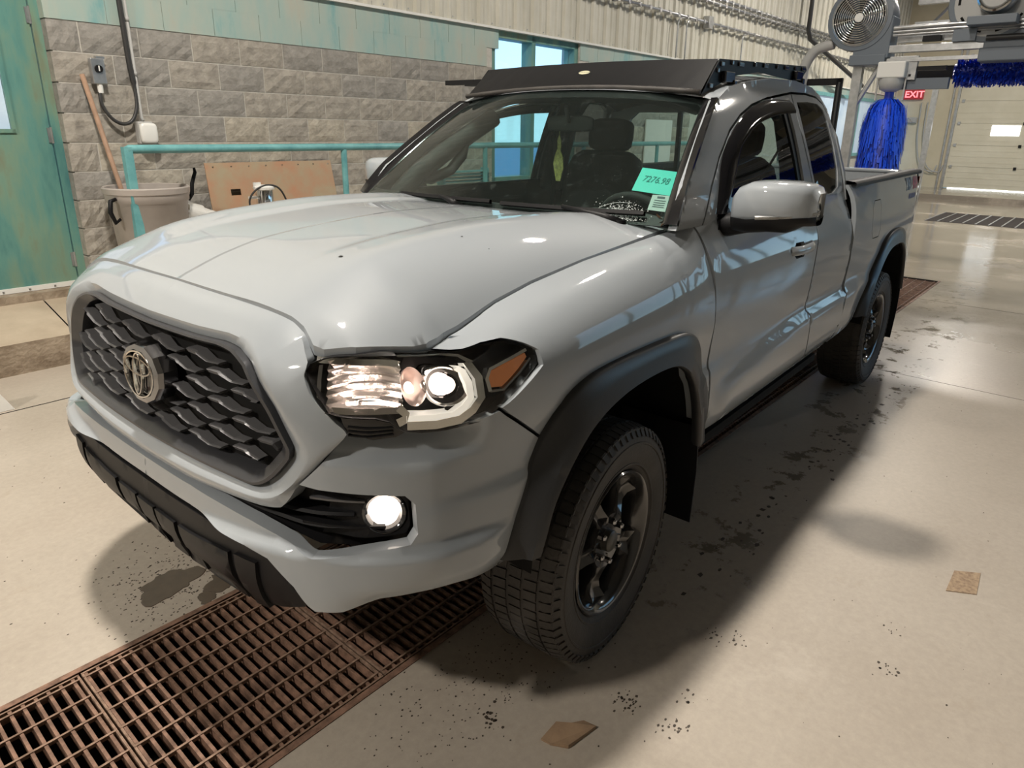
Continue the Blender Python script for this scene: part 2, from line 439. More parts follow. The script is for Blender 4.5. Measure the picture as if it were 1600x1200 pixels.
# --- bumper cover with the lower bar (one painted moulding, both sides)
def bump_off(s, p):
    a = abs(s)
    o = -.050*smooth(.866,.880,p)*smooth(.58,.66,a)*(1-smooth(.93,1.08,a))*(.45+.55*smooth(.88,.94,p))
    o += .024*(1-smooth(.646,.664,p))*(1-smooth(1.0,1.15,a))
    o += .010*(1-smooth(.90,1.0,a))*smooth(.70,.88,a)*smooth(.52,.64,p)*(1-smooth(.84,.88,p))
    o -= .020*(1-smooth(.50,.575,p))*smooth(.66,.78,a)
    return o
cover = [(0,.678),(.226,.668),(.457,.637),(.524,.618),(.586,.556),(.614,.505),(.628,.488),(.69,.494),(.73,.512),(.775,.534),(.86,.541),(.946,.541),(1.05,.526),(1.12,.508),(1.205,.490),(1.155,.545),(1.160,.60),(1.19,.70),(1.226,.79),
    (1.235,.838),(1.091,.956),(1.023,.941),(.959,.930),(.90,.932),(.867,.934),(.84,.922),(.78,.918),(.722,.935),(.660,.876),(.590,.808),(.640,.802),(.784,.797),(.845,.792),(.868,.768),(.868,.697),(.850,.672),(.79,.664),(.734,.658),(.632,.646),(.45,.690),(.231,.722),(0,.730)]
panel('front_bumper', [cover], Bf(bump_off, .004), 'paint', truck, step=.013, thick=.035, single_mirror=True)
# dark slot and fog lamp pockets behind the openings
slotp = [(0,.70),(.25,.70),(.60,.62),(.90,.645),(.90,.82),(.60,.83),(.50,.775),(0,.775)]
ls = panel('lower_grille', [slotp], lambda s, p, d: B(s, p, -.035-.03*smooth(.30,.55,abs(s))+d), 'black_satin', truck, step=.04, thick=.02, single_mirror=True)
def strip(pts_sp, w, h, off0, off1, name, m, parent, mirror=True, smooth_=True):
    """a ridge of height h running along (s, p) points on the body surface"""
    mb = MB(); rows = []
    P = crv([Vector((a, b, 0)) for a, b in pts_sp], 5)
    for q in P:
        s, p = q.x, q.y
        rows.append([B(s, p-w/2, off0), B(s, p-w/2, off1), B(s, p, off1+h), B(s, p+w/2, off1), B(s, p+w/2, off0)])
    mb.grid(rows)
    if mirror: mb.mirror()
    return mb.build(name, m, parent, auto=30)
for p0, p1 in ((.758, .775), (.735, .745)):
    strip([(0,p0),(.25,p0-.008),(.46,p0-.03),(.60,p1-.05),(.72,p1-.045)], .010, .006, -.06, -.028, 'slot_bar', 'black_satin', ls)

# --- skid plate: black lower valance with recessed slots
skid = [(0,.668),(.226,.658),(.459,.630),(.523,.609),(.574,.550),(.602,.498),(.590,.474),(.52,.445),(.42,.418),(.30,.396),(.15,.390),(0,.392)]
def skid_off(s, p): return .012+.035*(1-smooth(.34,.48,p))
sk = panel('skid_plate', [skid], Bf(skid_off, -.004), 'black_satin', truck, step=.03, thick=.03, single_mirror=True)
for a0, a1 in ((-.045,.045),(.057,.158),(.180,.382),(.404,.474)):
    for sg in (1, -1):
        if a0 < 0 and sg < 0: continue
        f0, f1 = abs(a0), abs(a1)
        q = [(a0*sg,.600-.03*f0),(a1*sg,.600-.04*f1),(a1*sg-.004*sg,.398+.05*f1),(a0*sg+.006*sg,.396+.04*f0)]
        panel('skid_section', [ccw(q)], Bf(skid_off, .005), 'black_satin', sk, step=.04, thick=.02)

# --- grille surround (painted), frame (satin) and mesh
SUR = [  # (outer s, p), (ridge), (inner s, p)
 ((0,1.193),(0,1.128),(0,1.104)),((.25,1.186),(.20,1.127),(.19,1.103)),((.42,1.170),(.34,1.124),(.318,1.101)),((.495,1.156),(.41,1.112),(.376,1.092)),
 ((.560,1.128),(.465,1.080),(.428,1.066)),((.604,1.088),(.505,1.035),(.470,1.02)),((.603,1.06),(.545,.99),(.510,.975)),((.628,1.016),(.58,.945),(.540,.928)),
 ((.680,.968),(.612,.898),(.566,.888)),((.716,.937),(.612,.870),(.564,.865)),((.657,.878),(.592,.832),(.541,.836)),((.612,.832),(.572,.806),(.522,.815)),
 ((.583,.803),(.548,.783),(.500,.797)),((.562,.768),(.520,.766),(.480,.786)),((.535,.738),(.49,.758),(.458,.780)),((.48,.731),(.44,.758),(.430,.780)),
 ((.231,.738),(.22,.768),(.229,.795)),((0,.741),(0,.770),(0,.798))]
def loft_loops(tbl, idx, offs, n=4, extra=None):
    rows = []
    for k, c in enumerate(idx):
        C0 = [Vector((t[c][0], t[c][1], 0)) for t in tbl]
        P = crv(C0, n); Q = [C0[i].lerp(C0[i+1], j/n) for i in range(len(C0)-1) for j in range(n)]+[C0[-1]]
        P = [a.lerp(b, .55) for a, b in zip(P, Q)]
        rows.append([Vector(B(q.x, q.y, offs[k](q.x, q.y) if callable(offs[k]) else offs[k])) for q in P])
    return rows
rows = loft_loops(SUR, [0, 0, 0, 1, 1, 2, 2, 2], [-.06, -.006, 0, .010, .012, -.010, -.014, -.04], 5)
# soften: interpolate between outer and ridge
mid = loft_loops([((a[0][0]*.5+a[1][0]*.5, a[0][1]*.5+a[1][1]*.5),)*3 for a in SUR], [0], [.008], 5)[0]
mid2 = loft_loops([((a[0][0]*.12+a[1][0]*.88, a[0][1]*.12+a[1][1]*.88),)*3 for a in SUR], [0], [.0125], 5)[0]
mb = MB(); mb.grid([rows[0], rows[2], mid, mid2, rows[4], rows[6], rows[7]]); mb.mirror()
mb.build('grille_surround', 'paint', truck, auto=50)
INN = [((t[2]), ) for t in SUR]
MESH = [(0,1.084),(.16,1.084),(.300,1.082),(.352,1.072),(.397,1.050),(.440,1.005),(.476,.960),(.503,.918),(.524,.885),(.520,.868),(.500,.845),(.484,.828),(.468,.815),(.452,.806),(.436,.802),(.415,.803),(.22,.816),(0,.820)]
grille = empty('grille'); grille.parent = truck
tb = [(SUR[k][2], MESH[k]) for k in range(len(SUR))]
r = loft_loops(tb, [0, 0, 0, 1, 1], [-.05, -.006, .004, -.022, -.06], 5)
m1 = loft_loops([((a[0][0]*.75+a[1][0]*.25, a[0][1]*.75+a[1][1]*.25),) for a in tb], [0], [.004], 5)[0]
mb = MB(); mb.grid([r[0], r[1], r[2], m1, r[3], r[4]]); mb.mirror(); mb.build('grille_frame', 'grille_frame', grille, auto=40)
bk = [(a, b) for a, b in MESH]
panel('grille_backing', [[(a*1.0, b) for a, b in bk]], lambda s, p, d: B(s, p, -.052+d), 'black_matte', grille, step=.06, thick=.01, single_mirror=True)
MESHF = bk + [(-a, b) for a, b in reversed(bk)][1:-1]
def bar_piece(s0, p0):
    # one wave of the grille: flat plate, sloping neck, thin low bar
    pts = [(0,.004,.0125,.0),(.044,.003,.0125,.002),(.051,.001,.0105,.005),(.086,-.011,.0060,.0),(.122,-.0125,.0050,-.004)]
    rows = []
    for ds, dp, h, o in pts:
        s, p = s0+ds, p0+dp
        if not inside(s, p, MESHF): s = s0+min(ds, .060)
        rows.append([B(s, p-h/2, -.040), B(s, p-h/2, -.020+o), B(s, p+h/2-.002, -.012+o), B(s, p+h/2, -.018+o), B(s, p+h/2, -.040)])
    mb = MB(); mb.grid(rows)
    n = 5; mb.f.append(tuple(range(n))); mb.f.append(tuple((len(rows)-1)*n+k for k in range(n))[::-1])
    return mb
col = 0; s = -.59
while s < .58:
    p = 1.080-(.0355 if col % 2 else 0)+.012
    while p > .79:
        ok = inside(s+.004, p+.004, MESHF) and inside(s+.03, p, MESHF)
        if ok and math.hypot((s+.035), (p-.970)) > .068:
            bar_piece(s, p).build('grille_bar', 'grille_bar', grille)
        p -= .071
    col += 1; s += .0870
# --- emblem: faceted ring with three crossed ovals on a black disc
EC = (.020, .970); ER = .094
def EP(a, r, o): return Vector(B(EC[0]+math.cos(a)*r*1.12, EC[1]+math.sin(a)*r*.86, o))
emb = MB()
for (r0, o0), (r1, o1) in (((ER*.985, -.03), (ER, .020)), ((ER, .020), (ER*.90, .032)), ((ER*.90, .032), (ER*.80, .028))):
    pass
rings = [(ER*.99, -.03), (ER, .006), (ER*.95, .018), (ER*.80, .022), (ER*.76, .012)]
emb.grid([[EP(2*math.pi*(k+.5)/12, r, o) for k in range(12)] for r, o in rings], closed=True)
emb.build('emblem_bezel', 'dark_chrome', grille, auto=20)
disc = MB(); disc.grid([[EP(2*math.pi*k/40, r, o) for k in range(40)] for r, o in ((ER*.80, .010), (ER*.4, .015), (.001, .016))], closed=True)
disc.build('emblem_disc', 'black_gloss', grille, smooth=True)
def oval(cx, cz, ra, rb, w, o, name='emblem_ring'):
    mb = MB(); rws = []
    for k in range(41):
        a = 2*math.pi*k/40; c, s_ = math.cos(a), math.sin(a)
        def q(f, oo):
            return Vector(B(EC[0]+1.12*(cx+c*(ra+f*w))*ER, EC[1]+.86*(cz+s_*(rb+f*w))*ER, oo))
        rws.append([q(-1, o-.004), q(-.7, o+.004), q(.7, o+.004), q(1, o-.004)])
    mb.grid(rws)
    return mb
e = oval(0, 0, .745, .745, .034, .020)
e2 = oval(0, .27, .64, .27, .034, .021); e3 = oval(0, .02, .22, .68, .036, .022)
e.add(e2.v, e2.f); e.add(e3.v, e3.f); e.build('emblem_ring', 'chrome', grille, auto=40)

# --- headlights
HL = [(.604,1.070),(.612,1.084),(.637,1.095),(.69,1.103),(.753,1.108),(.80,1.113),(.86,1.125),(.93,1.147),(.985,1.170),(1.02,1.162),(1.05,1.155),(1.10,1.157),(1.145,1.138),(1.175,1.108),(1.217,1.070),(1.223,1.048),(1.220,1.026),(1.165,.998),(1.11,.970),(1.07,.950),(1.040,.939),(.960,.932),(.90,.932),(.856,.938),(.845,.944),(.825,.962),(.79,.972),(.70,.976),(.672,.982),(.652,1.010),(.628,1.040)]
def flat_panel(P, o, step=.05, thick=.004):
    return panel_mb([P], lambda s, p, d: B(s, p, o+d), step, thick)
def housing_wall(P, o0, o1):
    mb = MB(); P = densify(P, .03); n = len(P)
    mb.grid([[Vector(B(a, b, o0)) for a, b in P], [Vector(B(a, b, o1)) for a, b in P]], closed=True)
    return mb
for sg in (1, -1):
    def put(mb, name, m, par, sm=True, auto=None):
        if sg < 0: mb = mb.mirrored()
        o = mb.build(name, m, par, smooth=sm)
        if auto: sharp(o, auto)
        return o
    h = empty('headlight'); h.parent = truck
    mb = housing_wall(HL, -.003, -.085)
    bkm = flat_panel(HL, -.083, .06); mb.add(bkm.v, bkm.f)
    put(mb, 'housing', 'black_satin', h, sm=False)
    # ribbed main reflector bowl
    mb = MB(); rws = []
    for i in range(13):
        p = .982+(.112)*i/12
        row = []
        for k in range(15):
            s = .662+(.868-.662)*k/14; d = -.068+.052*abs((k-8)/8)**2.2+.006*math.cos(i*math.pi*1.0)+.012*((i-6)/6)**2
            row.append(B(s+.004*i/12, p, d))
        rws.append(row)
    mb.grid(rws); put(mb, 'reflector', 'reflector', h, auto=15)
    # lower reflector lip
    mb = MB(); mb.grid([[B(s, p, o) for s in [.66+.022*k for k in range(10)]] for p, o in ((.978,-.012),(.990,-.02),(.992,-.06))]); put(mb, 'reflector_lip', 'chrome', h, auto=30)
    mb = MB(); mb.grid([[B(s, p, o) for s in [.622+.03*k for k in range(9)]] for p, o in ((1.098,-.010),(1.084,-.016),(1.080,-.07))]); put(mb, 'upper_trim', 'chrome', h, auto=30)
    mb = MB(); mb.grid([[B(s, p, o) for p in (.99,1.02,1.05,1.08)] for s, o in ((.632,-.015),(.642,-.02),(.668,-.055))]); put(mb, 'inner_trim', 'dark_chrome', h, auto=30)
    # small lit bowl beside the projector
    def bowl(cs, cp, R, d0, d1, name, m, par, ks=1.12, n=24):
        mb = MB(); pr = [(1.0, 0), (.93, .10), (.7, .55), (.35, .9), (0.01, 1.0)]
        mb.grid([[B(cs+math.cos(2*math.pi*k/n)*R*ks*r, cp+math.sin(2*math.pi*k/n)*R*r, d0+(d1-d0)*t) for k in range(n)] for r, t in pr], closed=True)
        return put(mb, name, m, par)
    bowl(.893, 1.040, .047, -.014, -.075, 'reflector_bowl', 'lamp_glow', h, .70)
    bowl(.897, 1.026, .016, -.055, -.035, 'bulb', 'lamp_lit', h, .9)
    # projector: shroud ring, dark bezel, glowing lens dome
    mb = MB(); C0 = (.978, 1.040)
    def ring(prof, n=36, ks=1.05):
        return [[B(C0[0]+math.cos(2*math.pi*k/n)*R*ks, C0[1]+math.sin(2*math.pi*k/n)*R, o) for k in range(n)] for R, o in prof]
    mb.grid(ring([(.056,-.07),(.056,-.018),(.053,-.014),(.048,-.020)]), closed=True); put(mb, 'projector_ring', 'chrome', h, auto=40)
    mb = MB(); mb.grid(ring([(.048,-.020),(.036,-.030),(.033,-.06)]), closed=True); put(mb, 'projector_shroud', 'black_gloss', h, auto=40)
    mb = MB(); mb.grid(ring([(.033,-.046),(.029,-.032),(.020,-.024),(.010,-.020),(.001,-.019)]), closed=True); put(mb, 'projector_lens', 'lamp_lit', h)
    # L-shaped light guide round the outer lower corner
    def ribbon(P, w, o0, o1, name, m):
        mb = MB(); rws = []
        for i, (a, b) in enumerate(P):
            q0 = P[max(i-1, 0)]; q1 = P[min(i+1, len(P)-1)]; dx, dy = q1[0]-q0[0], q1[1]-q0[1]; l = math.hypot(dx, dy); nx, ny = -dy/l*w/2, dx/l*w/2
            rws.append([B(a-nx, b-ny, o0), B(a-nx, b-ny, o1), B(a+nx, b+ny, o1), B(a+nx, b+ny, o0)])
        mb.grid(rws); return put(mb, name, m, h, auto=30)
    ribbon([(.868,.963),(.93,.961),(.985,.962),(1.012,.978),(1.030,1.000),(1.030,1.040),(1.022,1.078),(1.010,1.090)], .017, -.05, -.012, 'light_guide', 'led')
    ribbon([(.868,.948),(.94,.945),(1.000,.950),(1.032,.968),(1.055,.995),(1.055,1.050),(1.040,1.105)], .020, -.06, -.010, 'chrome_trim', 'chrome')
    ribbon([(.845,.955),(.862,.962),(.868,.975),(.85,.992)], .020, -.05, -.012, 'trim_step', 'chrome')
    ribbon([(.862,1.112),(.93,1.128),(.985,1.146),(1.03,1.135),(1.05,1.10)], .014, -.06, -.010, 'upper_trim', 'chrome')
    # turn reflector
    q = [(1.085,1.012),(1.112,1.006),(1.165,1.032),(1.200,1.052),(1.198,1.064),(1.150,1.062),(1.092,1.056),(1.080,1.040)]
    mb = flat_panel(q, -.014, .03, .03); put(mb, 'amber_reflector', 'amber', h, sm=False)
    ribbon([(a, b) for a, b in [(1.078,1.004),(1.074,1.040),(1.088,1.064),(1.150,1.070),(1.203,1.072)]], .009, -.03, -.009, 'reflector_rim', 'chrome')
    ribbon([(1.078,1.004),(1.114,.998),(1.168,1.024),(1.208,1.046)], .006, -.03, -.010, 'reflector_rim', 'dark_chrome')
    ln = flat_panel(HL, -.002, .03, .002); put(ln, 'lens', 'lens', h)
    # black vane below the lamp
    q = [(.712,.938),(.722,.936),(.78,.920),(.838,.924),(.865,.936),(.843,.944),(.825,.958),(.79,.967),(.700,.971)]
    put(flat_panel(q, -.010, .03, .03), 'lower_vane', 'black_gloss', h, sm=False)
    for k in range(3): ribbon([(.718,.932+.010*k),(.77,.928+.010*k),(.832,.932+.008*k)], .003, -.02, -.005, 'vane_rib', 'black_satin')
    # the bulbs' own light inside the housing
    for (a_, p_, o_, w_) in ((.80, 1.035, -.014, .42), (.93, 1.085, -.014, .10)):
        ld = bpy.data.lights.new('headlight_bulb', 'POINT'); ld.energy = w_; ld.color = (1, .78, .68); ld.shadow_soft_size = .012
        lo = bpy.data.objects.new('headlight_bulb', ld); COL.objects.link(lo); q_ = B(a_, p_, o_); lo.location = (q_[0], q_[1]*sg, q_[2])
    # --- fog lamp
    f = empty('fog_light'); f.parent = truck
    FC = (.800, .733)
    mb = MB(); n = 32
    mb.grid([[B(FC[0]+math.cos(2*math.pi*k/n)*R*1.1+dx, FC[1]+math.sin(2*math.pi*k/n)*R, o) for k in range(n)] for R, o, dx in ((.062,-.055,-.004),(.057,-.030,-.002),(.048,-.024,0),(.041,-.030,0),(.038,-.055,0))], closed=True)
    put(mb, 'fog_bezel', 'black_gloss', f, auto=40)
    mb = MB(); mb.grid([[B(FC[0]+math.cos(2*math.pi*k/n)*R*1.1, FC[1]+math.sin(2*math.pi*k/n)*R, o) for k in range(n)] for R, o in ((.039,-.045),(.034,-.034),(.02,-.028),(.001,-.026))], closed=True)
    put(mb, 'fog_lens', 'fog_lit', f)
    # pocket with stepped louvre
    q = [(.622,.668),(.70,.672),(.85,.680),(.862,.70),(.862,.762),(.845,.785),(.78,.79),(.66,.795)]
    mb = panel_mb([q, [(FC[0]+math.cos(-2*math.pi*k/16)*.060, FC[1]+math.sin(-2*math.pi*k/16)*.052) for k in range(16)]], lambda s, p, d: B(s, p, -.026-.02*(1-smooth(.64,.76,s))+d), .03, .03)
    put(mb, 'fog_pocket', 'black_satin', f, sm=False)
    mb = MB(); mb.grid([[B(s, p+.002*s, o) for s in (.60,.65,.70,.75)] for p, o in ((.758,-.05),(.760,-.022),(.766,-.020),(.768,-.05))]); put(mb, 'louvre', 'dark_grey', f, auto=30)
    mb = MB(); mb.grid([[B(s, p, o) for s in (.58,.65,.72,.80)] for p, o in ((.694,-.05),(.697,-.024),(.704,-.022),(.706,-.05))]); put(mb, 'louvre', 'black_satin', f, auto=30)

# --- hood
HO = [(.771,0),(.772,.14),(.772,.27),(.769,.38),(.768,.455),(.765,.52),(.768,.568),(.781,.618),(.772,.642),(.727,.692),(.70,.709),(.658,.729),(.61,.745),(.575,.750),(.53,.739),(.50,.727),(.45,.723),(.3,.710),(.1,.710),(-.1,.710),(-.3,.722),(-.45,.730),(-.54,.742),(-.515,.62),(-.47,.40),(-.45,.20),(-.445,0)]
def hoodfn(x, y, d): return (x, y, hood(x, y)+d)
panel('hood', [HO], hoodfn, 'paint', truck, step=.018, thick=.022, single_mirror=True)
# bits of dirt and a leaf scrap on the hood
rnd = random.Random(8); mb = MB()
for (x_, y_, n_, r_) in ((.545,.405,3,.006),(.235,.535,1,.0035),(.20,.60,1,.0025),(.30,.30,1,.002),(.0,.2,1,.002),(-.25,.35,1,.002),(.50,.0,1,.002)):
    for i in range(n_):
        cx2, cy2 = x_+rnd.uniform(-.006,.006), y_+rnd.uniform(-.006,.006); k = len(mb.v)
        for q in range(5): xx, yy = cx2+r_*math.cos(q*1.2566+i)*rnd.uniform(.6,1.2), cy2+r_*.6*math.sin(q*1.2566+i); mb.v.append(Vector((xx, yy, hood(xx, yy)+.0012)))
        mb.f.append(tuple(range(k, k+5)))
hd = [o for o in truck.children if o.name.startswith('hood')][0]
o = mb.build('dirt_speck', 'black_satin', hd); o['kind'] = 'stuff'
# engine bay blanking under the hood
mb = MB(); mb.box(-.55, .70, -.60, .60, .60, 1.00); mb.build('engine_bay', 'black_matte', truck)
# cowl with wiper grooves
mb = MB()
mb.grid([[(-.40, y, 1.270-.02*(abs(y)/.7)**3), (-.47-.05*(abs(y)/.76)**2, y, 1.268-.012*(abs(y)/.7)**3), (-.52-.05*(abs(y)/.76)**2, y, 1.292)] for y in [-.78+.12*k for k in range(14)]])
mb.build('cowl', 'black_satin', truck, smooth=True)

# --- doors, rear doors and bed sides
FD = X2([(-.628,1.25),(-.648,1.16),(-.676,1.04),(-.683,.93),(-.670,.78),(-.690,.62),(-.714,.50),(-1.80,.497),(-1.775,.60),(-1.752,.78),(-1.768,.97),(-1.815,1.08),(-1.862,1.25)])[::-1]
RD = X2([(-1.878,1.25),(-1.828,1.08),(-1.782,.97),(-1.765,.78),(-1.788,.60),(-1.812,.497),(-2.22,.495),(-2.33,.60),(-2.375,.78),(-2.395,.95),(-2.405,1.10),(-2.41,1.25)])[::-1]
def door_off(s, p):
    x = plan(s)[0]
    o = 0
    # lower moulding: proud below a line rising to the rear, with a hollow above
    e = smooth(-.74, -.82, x) if False else min(max((-.72-x)/.10, 0), 1)
    ln = .690+.090*min(max((-.80-x)/.9, 0), 1)
    o += .016*(1-smooth(ln-.02, ln+.004, p))*e*(smooth(.50,.56,p)*.6+.4)
    o -= .004*math.exp(-((p-ln-.03)/.03)**2)*e
    o += .010*math.exp(-((p-1.10)/.06)**2)
    return o
HX = (-1.50, -1.70)   # handle recess
hp = ccw([(s_of_x(x), z) for x, z in ((-1.47,1.075),(-1.52,1.048),(-1.62,1.046),(-1.66,1.075),(-1.62,1.105),(-1.52,1.108))])
fd = panel('front_door', [ccw(FD), hp[::-1]], Bf(door_off), 'paint', truck, step=.034, thick=.03, both=True)
rd = panel('rear_door', [ccw(RD)], Bf(door_off), 'paint', truck, step=.034, thick=.03, both=True)
for k, sg in enumerate((1, -1)):
    def put(mb, name, m, par, sm=False, auto=None):
        if sg < 0: mb = mb.mirrored()
        o = mb.build(name, m, par, smooth=sm)
        if auto: sharp(o, auto)
        return o
    # handle
    mb = MB(); rws = []
    P = [(-1.455,0.0),(-1.475,.018),(-1.52,.034),(-1.60,.040),(-1.68,.034),(-1.725,.018),(-1.74,0)]
    rws = []
    for x, o in crv([Vector((a, b, 0)) for a, b in P], 4) and [(v.x, v.y) for v in crv([Vector((a, b, 0)) for a, b in P], 4)]:
        s = s_of_x(x); hgt = .017 if o > .004 else .012
        rws.append([B(s, 1.082-hgt, o), B(s, 1.082-hgt*.5, o+.012), B(s, 1.082+hgt*.5, o+.012), B(s, 1.082+hgt, o), B(s, 1.082, max(o-.008, -.002))])
    mb.grid(rws, closed=True); put(mb, 'door_handle', 'paint', fd[k], auto=60)
    mb = MB(); s0 = s_of_x(-1.565)
    mb.grid([[B(s0+math.cos(2*math.pi*j/20)*R*.09, 1.076+math.sin(2*math.pi*j/20)*R*.033, o) for j in range(20)] for R, o in ((1.08,-.004),(.8,-.030),(.02,-.034))], closed=True)
    put(mb, 'handle_recess', 'black_satin', fd[k], sm=True)
    # sill strip below the doors
    mb = MB(); mb.grid([[B(s_of_x(x), .497, -.012), B(s_of_x(x), .490, -.004), B(s_of_x(x), .470, -.006), B(s_of_x(x), .455, -.05)] for x in [-.70-.1*j for j in range(17)]])
    put(mb, 'rocker_panel', 'paint', truck, auto=40)
    mb = MB(); mb.box(-2.25, -.66, .60, .84, .39, .43); put(mb, 'frame_rail', 'black_matte', truck)
BS = X2([(-2.424,1.235),(-2.424,1.10),(-2.415,.95),(-2.395,.78),(-2.35,.60),(-2.24,.500),(-2.62,.52),(-2.80,.60)]+[(x, z) for x, z in ARCH_R if z > .62][0:0])
arc = [(-2.78,.575),(-2.86,.70),(-3.02,.84),(-3.18,.905),(-3.42,.91),(-3.54,.875),(-3.64,.80),(-3.70,.67),(-3.74,.56)]
BS = X2([(-2.424,1.25),(-2.420,1.10),(-2.412,.95),(-2.395,.78),(-2.35,.61),(-2.26,.505),(-2.50,.515),(-2.68,.545)]+[(-2.755,.60),(-2.86,.74),(-3.02,.87),(-3.18,.925),(-3.42,.93),(-3.54,.895),(-3.64,.82),(-3.71,.69),(-3.75,.58)]+[(-3.95,.60),(-4.16,.64),(-4.20,.80),(-4.20,1.05),(-4.20,1.25)])
def bed_off(s, p):
    x = plan(s)[0]
    o = .020*math.exp(-((x+3.25)/.75)**4)*(1-smooth(.98,1.16,p))*smooth(.6,.8,p)
    o += .012*(1-smooth(.76,.80,p))*(1-smooth(-2.62,-2.50,x)*0)*(smooth(-2.75,-2.55,x))
    o -= .06*smooth(-4.0,-4.3,x)
    return o
fuel = ccw([(s_of_x(x), z) for x, z in ((-2.80,1.17),(-2.77,1.14),(-2.77,1.03),(-2.80,1.00),(-2.93,1.00),(-2.96,1.03),(-2.96,1.14),(-2.93,1.17))])
fuelh = [(s_, z) for s_, z in fuel]
bs = []
mbp = panel('bed_side', [ccw(BS), fuelh[::-1]], Bf(bed_off), 'paint', truck, step=.045, thick=.03)
bs.append(mbp[0])
mbx = panel_mb([ccw(BS)], Bf(bed_off), .05, .03).mirrored(); o = mbx.build('bed_side', 'paint', truck, smooth=True); bs.append(o)
cx = sum(a for a, b in fuel)/8; cz = sum(b for a, b in fuel)/8
fi = [(cx+(a-cx)*.955, cz+(b-cz)*.955) for a, b in fuel]
panel('fuel_door', [fi], Bf(bed_off), 'paint', bs[0], step=.05, thick=.01)
# bed: inner walls, floor, rails, tailgate
mb = MB()
for y0, y1 in ((.785,.80),): mb.box(-4.15, -2.47, y0, y1, .80, 1.315); mb.box(-4.15, -2.47, -y1, -y0, .80, 1.315)
mb.box(-4.15, -2.47, -.785, .785, .76, .80); mb.box(-2.49, -2.46, -.785, .785, .80, 1.315)
mb.build('bed_liner', 'black_matte', truck)
for sg in (1, -1):
    mb = MB(); mb.grid([[(x, .795, 1.29), (x, .797, 1.348+dz), (x, .812, 1.356+dz), (x, .858, 1.352+dz), (x, .870, 1.342+dz), (x, .868, 1.325+dz)] for x, dz in ((-2.44,0),(-2.9,.002),(-3.4,.005),(-3.9,.008),(-4.17,.008))])
    if sg < 0: mb = mb.mirrored()
    mb.build('bed_rail', 'black_satin', truck, auto=50)
mb = MB(); mb.box(-4.24, -4.17, -.72, .72, .62, 1.335); mb.box(-4.27, -4.16, -.72, .72, 1.325, 1.350)
tg = mb.build('tailgate', 'paint', truck, bevel=.008); mb = MB(); mb.box(-4.25, -4.235, -.12, .12, 1.16, 1.22); mb.build('tailgate_handle', 'black_satin', tg)
mb = MB(); mb.box(-4.42, -4.22, -.84, .84, .50, .66); mb.build('rear_bumper', 'chrome', truck, bevel=.03)
for sg in (1, -1):
    mb = MB()
    mb.grid([[(x, y, z) for x, y in ((-4.14,.868),(-4.19,.862),(-4.215,.845),(-4.225,.80),(-4.225,.735))] for z in (.86,.95,1.1,1.22,1.31)])
    if sg < 0: mb = mb.mirrored()
    mb.build('tail_light', 'red_lens', truck, auto=50)
# decal lettering on the bed side
def text_mesh(name, txt, size, m, parent, T, ext=.0005, align='LEFT', bold=0.0, shear=0.0, sx=1.0):
    cu = bpy.data.curves.new('t', 'FONT'); cu.body = txt; cu.size = size; cu.align_x = align; cu.offset = bold; cu.shear = shear; cu.extrude = ext; cu.resolution_u = 3
    to = bpy.data.objects.new('t', cu); COL.objects.link(to); bpy.context.view_layer.update()
    me = bpy.data.meshes.new_from_object(to.evaluated_get(bpy.context.evaluated_depsgraph_get())); bpy.data.objects.remove(to)
    for v in me.vertices: v.co = T(v.co.x*sx, v.co.y, v.co.z)
    me.name = name; me.materials.clear(); me.materials.append(M[m] if isinstance(m, str) else m)
    o = bpy.data.objects.new(name, me); COL.objects.link(o); o.parent = parent
    return o
M['decal_dark'] = mat('decal_dark', (.02, .02, .06), .4); M['decal_red'] = mat('decal_red', (.55, .03, .06), .4); M['decal_blue'] = mat('decal_blue', (.06, .06, .22), .4)
def bedT(x0, z0):
    return lambda u, v, w: Vector(B(s_of_x(x0-u), z0+v, bed_off(s_of_x(x0-u), z0+v)+.0015+w))
text_mesh('decal_text', 'TRD', .085, 'decal_dark', bs[0], bedT(-3.62, 1.175), bold=.002, shear=.3, sx=1.1)
text_mesh('decal_text', '4X4', .085, 'decal_red', bs[0], bedT(-3.84, 1.175), bold=.002, shear=.3, sx=1.1)
text_mesh('decal_text', 'OFF ROAD', .036, 'decal_blue', bs[0], bedT(-3.72, 1.128), bold=.001, shear=.3, sx=1.3)

